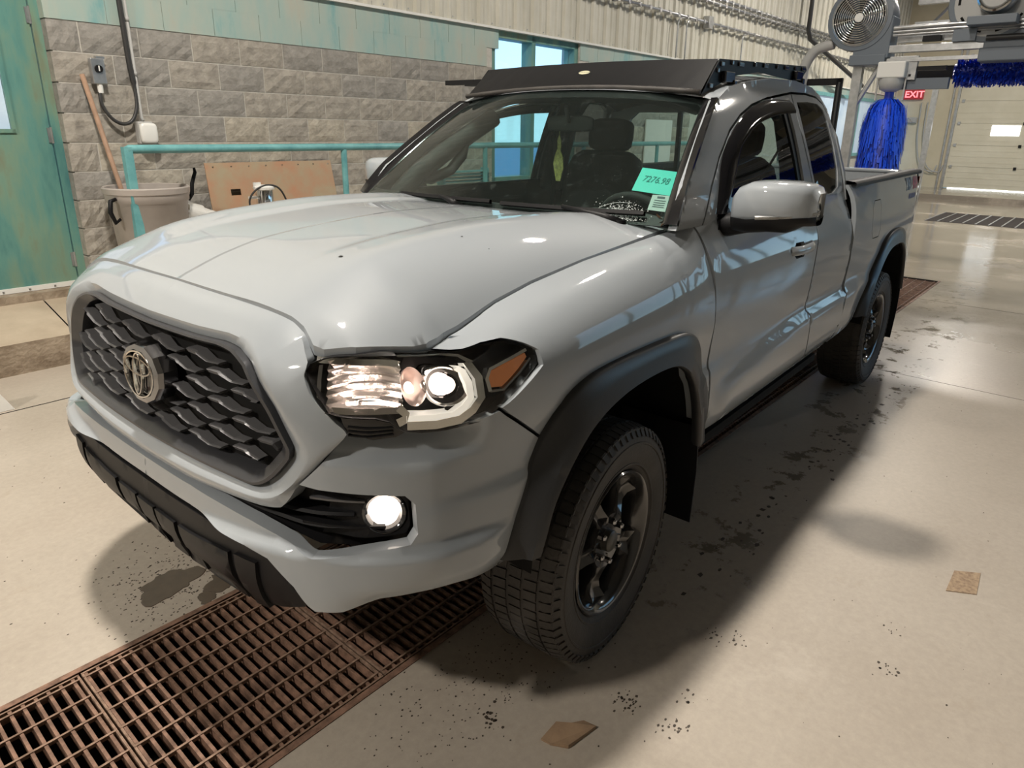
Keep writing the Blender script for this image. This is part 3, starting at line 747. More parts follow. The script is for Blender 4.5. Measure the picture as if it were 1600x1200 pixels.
# --- flares
def flare(P_out, P_in, name):
    O = [v for v in crv([Vector((a, b, 0)) for a, b in P_out], 5)]; I0 = [v for v in crv([Vector((a, b, 0)) for a, b in P_in], 5)]
    n = 56
    def res(P):
        L = [0]
        for i in range(1, len(P)): L.append(L[-1]+(P[i]-P[i-1]).length)
        o = []
        for k in range(n):
            t = L[-1]*k/(n-1); i = min(max(bisect.bisect_right(L, t), 1), len(L)-1); f = (t-L[i-1])/(L[i]-L[i-1]); o.append(P[i-1].lerp(P[i], f))
        return o
    O = res(O); I0 = res(I0); rws = []
    for a, b in zip(O, I0):
        def yb(x, z): 
            s = s_of_x(min(x, .47)); return B(s, z, 0)[1]+(fend_off(s, z) if x > -2 else bed_off(s, z))
        ya = yb(a.x, min(a.y, .99)); 
        row = [Vector((a.x, ya-.012, a.y)), Vector((a.x, ya+.010, a.y)), Vector((a.x*.93+b.x*.07, ya+.018, a.y*.93+b.y*.07)),
               Vector((a.x*.5+b.x*.5, .5*(ya+.018)+.5*.950+.004, a.y*.5+b.y*.5)), Vector((a.x*.40+b.x*.60, .950, a.y*.40+b.y*.60)), Vector((a.x*.05+b.x*.95, .958, a.y*.05+b.y*.95)), Vector((b.x, .952, b.y)), Vector((b.x, .935, b.y)), Vector((b.x, .925, b.y+.01))]
        rws.append(row)
    mb = MB(); mb.grid(rws)
    w = len(rws[0])
    mb.f.append(tuple(range(w))[::-1]); mb.f.append(tuple((len(rws)-1)*w+k for k in range(w)))
    return mb
RO = [(-2.70,.560),(-2.74,.64),(-2.83,.76),(-2.98,.90),(-3.10,.98),(-3.24,1.018),(-3.46,1.02),(-3.62,.985),(-3.72,.90),(-3.79,.78),(-3.83,.66),(-3.85,.56)]
RI = [(-2.79,.565),(-2.82,.64),(-2.89,.74),(-3.03,.865),(-3.18,.92),(-3.42,.925),(-3.54,.89),(-3.63,.81),(-3.69,.69),(-3.73,.57)]
for sg in (1, -1):
    for P, Q in ((FL_OUT, FL_IN), (RO, RI)):
        mb = flare(P, Q, 'f')
        if sg < 0: mb = mb.mirrored()
        mb.build('fender_flare', 'flare', truck, auto=50)
# wheel wells
for cx_, prof in ((0, ARCH_F), (-3.236, [(-2.80,.50),(-2.83,.62),(-2.90,.74),(-3.04,.86),(-3.18,.91),(-3.42,.915),(-3.54,.88),(-3.63,.80),(-3.69,.68),(-3.73,.50)])):
    for sg in (1, -1):
        mb = MB(); mb.grid([[(x, .93, z) , (x, .46, z+.02)] for x, z in prof]); 
        mb.add([(prof[0][0], .46, .40), (prof[-1][0], .46, .40)]+[(x, .46, z+.02) for x, z in reversed(prof)], [tuple(range(2+len(prof)))])
        if sg < 0: mb = mb.mirrored()
        mb.build('wheel_well', 'black_matte', truck)
        # mud flap
        fx = cx_-.535 if cx_ == 0 else -3.745
        mb = MB(); mb.grid([[(fx+.005, .63, .60), (fx+.005, .945, .60)], [(fx-.012, .63, .40), (fx-.012, .945, .42)], [(fx-.02, .65, .20), (fx-.02, .935, .20)]])
        mb.grid([[(fx-.001, .63, .60), (fx-.001, .945, .60)], [(fx-.018, .63, .40), (fx-.018, .945, .42)], [(fx-.026, .65, .20), (fx-.026, .935, .20)]])
        mb.add([(fx+.005,.945,.60),(fx-.001,.945,.60),(fx-.018,.945,.42),(fx-.012,.945,.42)], [(0,1,2,3)]); mb.add([(fx-.012,.945,.42),(fx-.018,.945,.42),(fx-.026,.935,.20),(fx-.02,.935,.20)], [(0,1,2,3)])
        if sg < 0: mb = mb.mirrored()
        mb.build('mud_flap', 'black_satin', truck)

# --- wheels
def wheel_proto():
    w = empty('wheel'); R = .377
    T = lambda x, y, z: (x, z, y)       # lathe axis to +y ; outer face at +y
    prof = [(.235,-.10),(.245,-.118),(.30,-.131),(.335,-.132),(.358,-.122),(.372,-.100),(.3735,-.05),(.374,0),(.3735,.05),(.372,.100),(.358,.122),(.335,.132),(.30,.131),(.262,.122),(.238,.112),(.222,.100)]
    mb = MB(); mb.lathe(prof, 72, T); mb.f = [tuple(reversed(f)) for f in mb.f]
    tire = mb.build('tire', 'rubber', w, auto=60)
    # tread blocks
    mb = MB(); n = 74
    for k in range(n):
        a = 2*math.pi*k/n
        for row, (y0, y1, sh) in enumerate(((-.122,-.082,0),(-.072,-.030,.5),(-.020,.020,.25),(.030,.072,.5),(.082,.122,0))):
            if row == 2: da = 2*math.pi/n*.80
            else: da = 2*math.pi/n*.80
            a0 = a+sh*2*math.pi/n; c = []
            tw = .012*(1 if row in (1, 3) else 0)
            rr = .3775
            for r_ in (.370, rr):
                for (aa, yy) in ((a0, y0), (a0+da, y0), (a0+da+tw, y1), (a0+tw, y1)):
                    r3 = r_ - (.010 if abs(yy) > .11 else 0)
                    c.append((r3*math.cos(aa), yy, r3*math.sin(aa)))
            mb.hexa(c)
    t = mb.build('tread_blocks', 'rubber', tire); t['kind'] = 'stuff'
    # shoulder lugs on the sidewall
    mb = MB()
    for k in range(66):
        a0 = 2*math.pi*k/66; da = 2*math.pi/66*.6
        mb.hexa([(r_*math.cos(aa), yy, r_*math.sin(aa)) for r_, yy in ((.345,.1305),(.368,.112)) for aa in ()] or
                [( .343*math.cos(a0), .129, .343*math.sin(a0)), (.343*math.cos(a0+da), .129, .343*math.sin(a0+da)), (.366*math.cos(a0+da), .113, .366*math.sin(a0+da)), (.366*math.cos(a0), .113, .366*math.sin(a0)),
                 ( .345*math.cos(a0), .134, .345*math.sin(a0)), (.345*math.cos(a0+da), .134, .345*math.sin(a0+da)), (.370*math.cos(a0+da), .119, .370*math.sin(a0+da)), (.370*math.cos(a0), .119, .370*math.sin(a0))])
    t = mb.build('shoulder_lugs', 'rubber', tire); t['kind'] = 'stuff'
    # raised sidewall ring
    mb = MB(); mb.lathe([(.318,.131),(.320,.1345),(.326,.1345),(.328,.131)], 64, T); mb.lathe([(.246,.115),(.250,.121),(.256,.122),(.258,.118)], 64, T); mb.build('sidewall_rib', 'rubber', tire, auto=40)
    # rim
    mb = MB(); mb.lathe([(.205,-.10),(.215,-.10),(.205,0),(.200,.06),(.206,.088),(.222,.100),(.229,.106),(.232,.113),(.228,.118),(.220,.116),(.213,.108),(.206,.098),(.200,.085),(.192,.04),(.188,-.04),(.19,-.09)], 64, T)
    mb.lathe([(.001,-.08),(.19,-.08)], 32, T)
    rim = mb.build('rim', 'rim', w, auto=50)
    # five forked spokes with dished windows
    N = 5; mb = MB(); seg = 20
    def ring_pt(a, r, y): return Vector((r*math.cos(a), y, r*math.sin(a)))
    for k in range(N):
        a = 2*math.pi*k/N+.3
        wI, wO = .36, .30   # half widths in angle at hub and rim
        sec = [(.055,.085,.52),(.085,.090,.40),(.115,.078,.27),(.15,.066,.235),(.178,.070,.25),(.205,.090,.28)]
        rws = []
        for r_, y, hw in sec:
            rws.append([ring_pt(a-hw, r_, y-.055), ring_pt(a-hw, r_, y-.014), ring_pt(a-hw*.72, r_, y+.004), ring_pt(a-hw*.25, r_, y-.004), ring_pt(a, r_, y-.010), ring_pt(a+hw*.25, r_, y-.004), ring_pt(a+hw*.72, r_, y+.004), ring_pt(a+hw, r_, y-.014), ring_pt(a+hw, r_, y-.055)])
        m2 = MB(); m2.grid(rws); m2.f = [tuple(reversed(f)) for f in m2.f]
        m2.build('spoke', 'rim', rim, auto=45)
    mb = MB(); mb.lathe([(.001,.082),(.05,.084),(.088,.092),(.092,.080),(.094,.03)], 40, T); mb.f = [tuple(reversed(f)) for f in mb.f]; mb.build('hub', 'rim', rim, auto=40)
    mb = MB(); mb.lathe([(.001,.110),(.028,.109),(.034,.104),(.036,.080)], 32, T); mb.f = [tuple(reversed(f)) for f in mb.f]; mb.build('center_cap', 'hub', rim, auto=40)
    for k in range(6):
        a = 2*math.pi*k/6; cx_, cz_ = .066*math.cos(a), .066*math.sin(a)
        m2 = MB(); m2.lathe([(.001,.112),(.008,.111),(.0105,.106),(.0105,.080)], 6, lambda x, y, z: (x+cx_, z, y+cz_)); m2.f = [tuple(reversed(f)) for f in m2.f]; m2.build('lug_nut', 'dark_chrome', rim)
    return w
wp = wheel_proto(); wp.parent = truck; wp.location = (-.018, .812, .377); wp.rotation_euler = (0, .4, .070)
for x, y, rz, ry in ((-3.236, .8035, 0, 1.1), (0, -.8035, math.pi+.085, .9), (-3.236, -.8035, math.pi, .2)):
    w2 = dup(wp, truck, (x, y, .377)); w2.rotation_euler = (0, ry, rz)
mb = MB(); mb.tube([(-3.236,-.7,.377),(-3.236,.7,.377)], .05, 10); mb.tube([(0,-.7,.377),(0,.7,.377)], .035, 10); mb.build('axle', 'black_matte', truck)
mb = MB(); mb.box(-4.0, .55, -.50, .50, .42, .62); mb.build('chassis', 'black_matte', truck)
# --- cab sides above the belt line
def cabfn(x, z, d): return (x, cab_y(x, z)+d, z)
PIL_O = [(-.480,1.283),(-.515,1.33),(-.60,1.421),(-.738,1.526),(-.872,1.622),(-.998,1.705),(-1.165,1.765),(-1.40,1.800),(-1.65,1.825),(-1.95,1.832),(-2.20,1.815),(-2.33,1.785),(-2.395,1.72),(-2.418,1.60),(-2.428,1.45),(-2.425,1.283)]
GAPL = [(-.674,1.283),(-.785,1.412),(-.90,1.510),(-1.053,1.605),(-1.20,1.665),(-1.351,1.708),(-1.55,1.742),(-1.738,1.763),(-1.892,1.780),(-2.10,1.785),(-2.26,1.775),(-2.345,1.745),(-2.385,1.69),(-2.402,1.58),(-2.408,1.45),(-2.402,1.283)]
panel('cab_frame', [PIL_O+GAPL[::-1]], cabfn, 'paint', truck, step=.03, thick=.03, flip=False, both=False) if False else None
def cpanel(name, loops, m, par, off=0, thick=.03, step=.03, both=True, flipit=True, label=None):
    L = []
    for i, l in enumerate(loops):
        c = ccw(l) if i == 0 else ccw(l)[::-1]
        L.append(c)
    # x runs backwards on the left side, so mirror the outline to keep faces outward
    L2 = [[(-a, b) for a, b in l][::-1] for l in L]
    f = lambda u, z, d: (-u, cab_y(-u, z)+off+d, z)
    mb = panel_mb(L2, f, step, thick)
    out = []
    pars = par if isinstance(par, (list, tuple)) else [par, par]
    for i, b in enumerate([mb, mb.mirrored()] if both else [mb]):
        o = b.build(name, m, pars[i]); o.data.polygons.foreach_set('use_smooth', [len(p.vertices) == 3 for p in o.data.polygons]); out.append(o)
        if label: o['label'] = label
    return out
cpanel('cab_frame', [PIL_O+GAPL[::-1]], 'paint', truck)
g = .006
DF1 = [(-.684,1.283),(-.79,1.402),(-.905,1.499),(-1.058,1.595),(-1.205,1.655),(-1.355,1.698),(-1.55,1.732),(-1.738,1.753),(-1.878,1.768),(-1.874,1.62),(-1.884,1.47),(-1.90,1.37),(-1.905,1.283)]
WIN1 = [(-.800,1.300),(-.895,1.455),(-.98,1.53),(-1.092,1.592),(-1.20,1.640),(-1.34,1.682),(-1.56,1.715),(-1.80,1.722),(-1.800,1.60),(-1.790,1.45),(-1.795,1.300)]
cpanel('door_frame', [DF1, WIN1], 'paint', fd, step=.025)
DF2 = [(-1.892,1.769),(-2.10,1.774),(-2.255,1.765),(-2.335,1.738),(-2.374,1.69),(-2.392,1.58),(-2.398,1.45),(-2.392,1.283),(-1.919,1.283),(-1.912,1.37),(-1.898,1.47),(-1.888,1.62)]
WIN2 = [(-1.935,1.735),(-2.10,1.742),(-2.25,1.738),(-2.318,1.712),(-2.345,1.66),(-2.355,1.55),(-2.345,1.42),(-2.310,1.330),(-2.22,1.305),(-2.0,1.300),(-1.95,1.325),(-1.93,1.42),(-1.925,1.60)]
cpanel('door_frame', [DF2, WIN2], 'paint', rd, step=.025)
def grow(P, k):
    c = (sum(a for a, b in P)/len(P), sum(b for a, b in P)/len(P)); return [(c[0]+(a-c[0])*k, c[1]+(b-c[1])*k) for a, b in P]
cpanel('window_glass', [grow(WIN1, 1.02)], 'side_glass', fd, off=-.018, thick=.004, step=.06)
cpanel('window_glass', [grow(WIN2, 1.02)], 'dark_glass', rd, off=-.006, thick=.004, step=.06)
# black B strip behind the front window
cpanel('window_seal', [[(-1.745,1.300),(-1.745,1.725),(-1.802,1.724),(-1.802,1.300)]], 'black_satin', fd, off=-.012, thick=.01, step=.05)
# smoked rain visor
VO = [(-.792,1.312),(-.893,1.470),(-.98,1.545),(-1.092,1.604),(-1.20,1.652),(-1.33,1.693),(-1.56,1.732),(-1.81,1.740)]
VI = [(-.828,1.318),(-.985,1.470),(-1.06,1.535),(-1.15,1.578),(-1.27,1.620),(-1.42,1.650),(-1.60,1.672),(-1.80,1.682)]
mb = MB(); rws = []
a_ = crv([Vector((a, b, 0)) for a, b in VO], 4); b_ = crv([Vector((a, b, 0)) for a, b in VI], 4)
for p, q in zip(a_, b_):
    r_ = []
    for t, o in ((0, .001), (.02, .010), (.35, .024), (.8, .030), (1, .028), (1, .020), (.3, .012)):
        x, z = p.x+(q.x-p.x)*t, p.y+(q.y-p.y)*t; r_.append((x, cab_y(x, z)+o, z))
    rws.append(r_)
mb.grid(rws); mb.mirror(); 
half = len(mb.f)//2
for i in range(2):
    m2 = MB(); m2.grid(rws)
    if i: m2 = m2.mirrored()
    m2.build('rain_visor', 'smoke', fd[i], auto=50)
# belt line: shoulder return between door skin and window
for i in range(2):
    mb = MB()
    mb.grid([[B(s_of_x(x), 1.25, .0), (x, cab_y(x, 1.30)-.002, 1.304), (x, .77, 1.306)] for x in [-.66-.05*k for k in range(25)]])
    if i: mb = mb.mirrored()
    mb.build('belt_molding', 'black_satin', fd[i], auto=50)
    mb = MB()
    mb.grid([[B(s_of_x(x), 1.25, .0), (x, cab_y(x, 1.30)-.002, 1.302), (x, .77, 1.304)] for x in [-1.88-.04*k for k in range(14)]])
    if i: mb = mb.mirrored()
    mb.build('belt_molding', 'paint', rd[i], auto=50)
# front quarter: fender top closing under the pillar
for sg in (1, -1):
    mb = MB(); mb.grid([[(-.50,.745,1.250),(-.50,.79,1.262),(-.50,.80,1.25)],[(-.60,.74,1.26),(-.60,.790,1.276),(-.60,.80,1.262)],[(-.66,.74,1.26),(-.66,.79,1.278),(-.66,.80,1.26)]])
    if sg < 0: mb = mb.mirrored()
    mb.build('cowl_corner', 'paint', truck, smooth=True)

# --- windshield, roof, back of the cab
def ws(u, v, d=0):
    a = abs(u)
    yb = u*(.797+(.640-.797)*v)
    xb = -.425-.060*a**2.4+ v*(-.545-.012*a**2)
    xb -= .012*math.sin(math.pi*v)*-1
    zb = 1.289+.008*a*a+v*(.462-.046*a**2.2)
    zb += .012*math.sin(math.pi*v)
    return Vector((xb+d*.78, yb, zb+d*.62))
def ws_panel(P, d0, th, step): return panel_mb([ccw(P)], lambda u, v, d: ws(u, v, d0+d), step, th)
WS = densify([(-1,0),(1,0),(1,1),(-1,1)], .1)
mb = ws_panel([(-1,0),(1,0),(1,1),(-1,1)], 0, .004, .12)
wsh = mb.build('windshield', 'windshield', truck); wsh.data.polygons.foreach_set('use_smooth', [True]*len(wsh.data.polygons)); wsh['label'] = 'greenish tinted windshield, water spotted at the lower corner'
# black ceramic border
bord = panel_mb([ccw([(-1,0),(1,0),(1,1),(-1,1)]), [(-.955,.06),(-.965,.90),(-.93,.945),(.93,.945),(.965,.90),(.955,.06)]], lambda u, v, d: ws(u, v, -.006+d), .06, .003)
bord.build('windshield_border', 'black_satin', wsh)
# pillar seals: black trim between glass edge and painted pillar
for sg in (1, -1):
    rws = []
    for i in range(25):
        v = i/24; zt = ws(1, v).z
        # painted edge at the same height
        PP = PIL_O[:7]; px = PP[-1][0]
        for k in range(6):
            if PP[k][1] <= zt <= PP[k+1][1]: px = PP[k][0]+(PP[k+1][0]-PP[k][0])*(zt-PP[k][1])/(PP[k+1][1]-PP[k][1])
        pv = Vector((px, cab_y(px, zt), zt)); g_ = ws(.965, v, .002)
        rws.append([ws(.955, v, -.004), g_, ws(.985, v, .008), pv+Vector((.008, .003, .006)), pv+Vector((-.004, .003, 0)), pv+Vector((-.006, -.02, -.01))])
    mb = MB(); mb.grid(rws)
    if sg < 0: mb = mb.mirrored()
    mb.build('pillar_trim', 'black_gloss', truck, auto=60)
ROOFZ = [(-.96,1.748),(-1.05,1.772),(-1.3,1.818),(-1.6,1.848),(-1.95,1.862),(-2.2,1.852),(-2.33,1.825),(-2.40,1.78)]
def roof_top_z(x): return sinterp(-x, [(-a, b) for a, b in ROOFZ])
def pil_top(x):  # edge of the side frame
    P = PIL_O
    for i in range(len(P)-1):
        if P[i][0] >= x >= P[i+1][0]:
            t = (x-P[i][0])/(P[i+1][0]-P[i][0]); return P[i][1]+(P[i+1][1]-P[i][1])*t
    return 1.75
rws = []
for k in range(30):
    x = -.965-(2.385-.965)*k/29
    zc = roof_top_z(x); ze = min(pil_top(min(x, -1.03)), zc-.02) if x < -1.03 else zc-.050
    ye = cab_y(x, ze)-.001 if x < -1.03 else .628+.025*min(1, (-.965-x)/.065)
    row = []
    for j in range(15):
        y = ye*j/14; t = j/14
        z = zc-(zc-ze)*(t**3.6)-.010*math.exp(-((t-.72)/.05)**2)
        if x > -1.0: pass
        row.append((x, y, z))
    rws.append(row)
rws[0] = [tuple(ws(j/14, 1, .006)) for j in range(15)]
rws.append([(-2.43, y*.985, z-.06) for (x, y, z) in rws[-1]])
mb = MB(); mb.grid(rws); mb.f = [tuple(reversed(f)) for f in mb.f]; mb.mirror(); mb.build('roof', 'paint', truck, smooth=True)
# back wall of the cab with the rear window (two sliding halves)
back = [(.835,1.26),(.80,1.40),(.735,1.58),(.66,1.70),(.60,1.765),(.3,1.80)]
BO = back+[(-a, b) for a, b in reversed(back)]
RW = [(.60,1.335),(.57,1.52),(.53,1.66),(.48,1.70),(-.48,1.70),(-.53,1.66),(-.57,1.52),(-.60,1.335)]
bx = lambda y, z, d: (-2.415+.02*(z-1.3)+d, y, z)
mbk = panel_mb([ccw(BO), ccw(RW)[::-1]], bx, .08, .03); ob = mbk.build('cab_back', 'paint', truck)
mb = MB(); mb.box(-2.42, -2.38, -.82, .82, .62, 1.28); mb.build('cab_back_panel', 'black_satin', truck)
mb = panel_mb([ccw(RW)], lambda y, z, d: bx(y, z, -.012+d), .2, .004); mb.build('rear_window', 'side_glass', truck)
mb = MB(); mb.box(-2.425, -2.40, .17, .195, 1.335, 1.70); mb.box(-2.425, -2.40, -.195, -.17, 1.335, 1.70); mb.box(-2.43, -2.40, -.60, .60, 1.318, 1.340); mb.build('rear_window_frame', 'black_satin', truck)

# --- interior
mb = MB(); mb.box(-2.38, -.60, -.80, .80, .62, .66); mb.build('cab_floor', 'interior', truck)
mb = MB(); rws = []
for k in range(21):
    y = -.74+1.48*k/20; bl = .028*math.exp(-((y-.37)/.20)**2)
    rws.append([(-.50, y, 1.262), (-.62, y, 1.268+bl*.3), (-.78, y, 1.270+bl), (-.86, y, 1.262+bl), (-.91, y, 1.22), (-.90, y, 1.05), (-.82, y, .80)])
mb.grid(rws); mb.f = [tuple(reversed(f)) for f in mb.f]; dash = mb.build('dashboard', 'interior_grey', truck, auto=50)
# headliner and inner pillars
rws = []
for k in range(16):
    x = -1.00-1.36*k/15; zc = roof_top_z(x)-.055; rws.append([(x, y, zc-.05*(abs(y)/.60)**4) for y in [-.60+.1*j for j in range(13)]])
mb = MB(); mb.grid(rws); mb.build('headliner', 'interior', truck, smooth=True)
for sg in (1, -1):
    mb = MB()
    mb.tube([(-.60,.725,1.25),(-.74,.705,1.38),(-.90,.665,1.485),(-1.06,.622,1.58),(-1.18,.60,1.645)], [.050,.050,.048,.045,.045], 10)
    if sg < 0: mb = mb.mirrored()
    mb.build('inner_pillar', 'interior', truck, smooth=True)
    mb = MB(); mb.tube([(-.76,.72,1.36),(-.80,.675,1.35),(-.90,.640,1.39),(-.97,.625,1.46),(-1.00,.63,1.535),(-.98,.665,1.565)], .026, 10)
    if sg < 0: mb = mb.mirrored()
    mb.build('grab_handle', 'interior', truck, smooth=True)
    mb = MB(); mb.tube([(-1.87,.745,1.25),(-1.86,.70,1.45),(-1.86,.64,1.66),(-1.86,.58,1.76)], [.07,.055,.05,.06], 8); mb.tube([(-1.93,.745,1.25),(-1.92,.70,1.45),(-1.92,.64,1.66),(-1.92,.58,1.76)], [.05,.05,.05,.06], 8)
    if sg < 0: mb = mb.mirrored()
    mb.build('centre_pillar', 'interior', truck, smooth=True)
    mb = MB(); mb.tube([(-1.80,.66,1.70),(-1.72,.63,1.45),(-1.62,.60,1.15),(-1.58,.58,.95)], .0, 4) if False else mb.grid([[(-1.84,.69,1.60),(-1.80,.69,1.60)],[(-1.74,.60,1.35),(-1.70,.60,1.35)],[(-1.64,.57,1.0),(-1.60,.57,1.0)]])
    if sg < 0: mb = mb.mirrored()
    mb.build('seat_belt', 'interior_grey', truck)
def rbox(mb, c, sx, sy, sz, tilt=0, r=.25, n=8):
    # a soft rounded cushion
    v = []; rows = []
    for i in range(n+1):
        ph = -math.pi/2+math.pi*i/n; row = []
        for k in range(2*n):
            th = 2*math.pi*k/(2*n); e = .45
            f = lambda w: math.copysign(abs(w)**e, w)
            x, y, z = f(math.cos(ph))*f(math.cos(th))*sx/2, f(math.cos(ph))*f(math.sin(th))*sy/2, f(math.sin(ph))*sz/2
            ct, st = math.cos(tilt), math.sin(tilt); row.append((c[0]+x*ct-z*st, c[1]+y, c[2]+x*st+z*ct))
        rows.append(row)
    mb.grid(rows, closed=True)
for sy in (.38, -.38):
    st = empty('seat'); st.parent = truck; st.location = (-1.62, sy, .66)
    mb = MB(); rbox(mb, (.02,0,.20), .50, .50, .20, .08); mb.build('cushion', 'fabric', st, smooth=True)
    mb = MB(); rbox(mb, (-.24,0,.50), .17, .50, .66, .22); mb.build('backrest', 'fabric', st, smooth=True)
    mb = MB(); rbox(mb, (-.335,0,.905), .11, .27, .18, .16); mb.build('headrest', 'fabric', st, smooth=True)
    mb = MB(); mb.tube([(-.31,.06,.78),(-.33,.06,.90)], .008, 6); mb.tube([(-.31,-.06,.78),(-.33,-.06,.90)], .008, 6); mb.build('headrest_post', 'chrome', st)
    mb = MB(); mb.box(-.22, .24, -.22, .22, 0.0, .12); mb.build('seat_base', 'black_matte', st)
mb = MB(); rbox(mb, (-1.52,0,1.00), .40, .16, .16); mb.build('console', 'interior', truck, smooth=True)
sw = empty('steering_wheel'); sw.parent = truck
def swT(a, r, d=0): 
    ct, s_ = math.cos(.42), math.sin(.42)
    # wheel plane tilted; axis towards the driver
    x0, z0 = -1.02, 1.165
    return Vector((x0 - d*ct + r*math.sin(a)*s_*-1*-1, .37+r*math.cos(a), z0 + r*math.sin(a)*ct + d*s_))
mb = MB(); mb.tube([swT(2*math.pi*k/32, .19) for k in range(32)], .016, 8, closed=True); mb.build('rim', 'interior', sw, smooth=True)
mb = MB(); mb.tube([swT(0, 0, -.02), swT(0, 0, .02)], .075, 14); mb.build('hub', 'interior_grey', sw, auto=40)
mb = MB(); mb.tube([swT(0, .05), swT(0, .18)], .016, 6); mb.tube([swT(math.pi, .05), swT(math.pi, .18)], .016, 6); mb.tube([swT(-math.pi/2, .05), swT(-math.pi/2, .18)], .018, 6); mb.build('spoke', 'interior_grey', sw, auto=40)
mb = MB(); mb.tube([swT(0, 0, -.02), Vector((-.80, .37, 1.06))], .04, 10); mb.build('column', 'interior', sw)
# rear-view mirror
rv = empty('rear_view_mirror'); rv.parent = truck
mb = MB(); rbox(mb, (-1.06, -.035, 1.618), .035, .25, .070, .15); mb.build('housing', 'interior', rv, smooth=True)
mb = MB(); mb.tube([(-1.04,-.03,1.625),(-.99,-.01,1.69)], .010, 8); mb.build('stem', 'interior', rv)
# --- wipers
def wiper(p0, p1, q):
    w = empty('wiper'); w.parent = truck
    a = ws(*p0, .020); b = ws(*p1, .020); c = Vector(q)
    mb = MB(); n = 18
    rws = []
    for k in range(n+1):
        t = k/n; m_ = ws(p0[0]+(p1[0]-p0[0])*t, p0[1]+(p1[1]-p0[1])*t-.010*math.sin(math.pi*t)*0, .012)
        rws.append([m_+Vector((-.004,0,-.010)), m_+Vector((.012,0,-.002)), m_+Vector((.006,0,.010)), m_+Vector((-.006,0,.006))])
    mb.grid(rws, closed=True); mb.build('blade', 'black_satin', w, auto=40)
    mid_ = ws(p0[0]+(p1[0]-p0[0])*.52, p0[1]+(p1[1]-p0[1])*.52, .026)
    mb = MB(); mb.tube([c, c.lerp(mid_, .25)+Vector((.012,0,.010)), c.lerp(mid_, .6)+Vector((.006,0,.006)), mid_], [.016,.013,.009,.007], 8); mb.build('arm', 'black_satin', w, smooth=True)
    mb = MB(); mb.tube([c+Vector((0,0,-.03)), c+Vector((0,0,.012))], .018, 12); mb.build('pivot', 'black_satin', w, auto=40)
wiper((.88,.055), (.12,.045), (-.455,.62,1.292))
wiper((.05,.05), (-.62,.035), (-.425,-.12,1.292))
# water splash at the lower driver side corner of the glass
rnd = random.Random(21); mb = MB()
for i in range(900):
    if i < 560: u_ = rnd.gauss(.765, .055); v_ = abs(rnd.gauss(.045, .035))+.012
    else: u_ = rnd.uniform(-.9, .93); v_ = rnd.uniform(.03, .95)
    if u_ > .94: continue
    r_ = rnd.uniform(.0007, .0024) if i < 560 else rnd.uniform(.0004, .0010); el = rnd.uniform(.5, 1.6)
    c_ = ws(u_, v_, .0045); t1 = (ws(u_+.01, v_)-ws(u_, v_)).normalized(); t2 = (ws(u_, v_+.01)-ws(u_, v_)).normalized(); k = len(mb.v)
    for q in range(5): mb.v.append(c_+t1*r_*math.cos(q*1.2566)+t2*r_*el*math.sin(q*1.2566))
    mb.f.append(tuple(range(k, k+5)))
for pts in (((.62,.035),(.66,.085),(.72,.118),(.80,.125)),((.61,.02),(.66,.06),(.70,.07))):
    mb.tube([ws(a, b, .005) for a, b in crv([Vector((p[0], p[1], 0)) for p in pts], 5) and [(q.x, q.y) for q in crv([Vector((p[0], p[1], 0)) for p in pts], 5)]], .0009, 4)
M['drops'] = mat('water_drops', (.34, .39, .38), .2)
o = mb.build('water_drops', 'drops', wsh); o['kind'] = 'stuff'
# stickers on the windshield
def card(P, d0, th, name, m, par): 
    mb = ws_panel(P, d0, th, .06); return mb.build(name, m, par)
M['sticker_white'] = mat('sticker_white', (.40, .48, .46), .6)
M['ink'] = mat('ink_dark', (.03, .06, .07), .6)
M['teal_card'] = mat('teal_card', (.05, .62, .52), .55, emis=None, noise_amt=.12, noise_scale=4)
M['teal_ink'] = mat('teal_card_writing', (.015, .34, .30), .6)

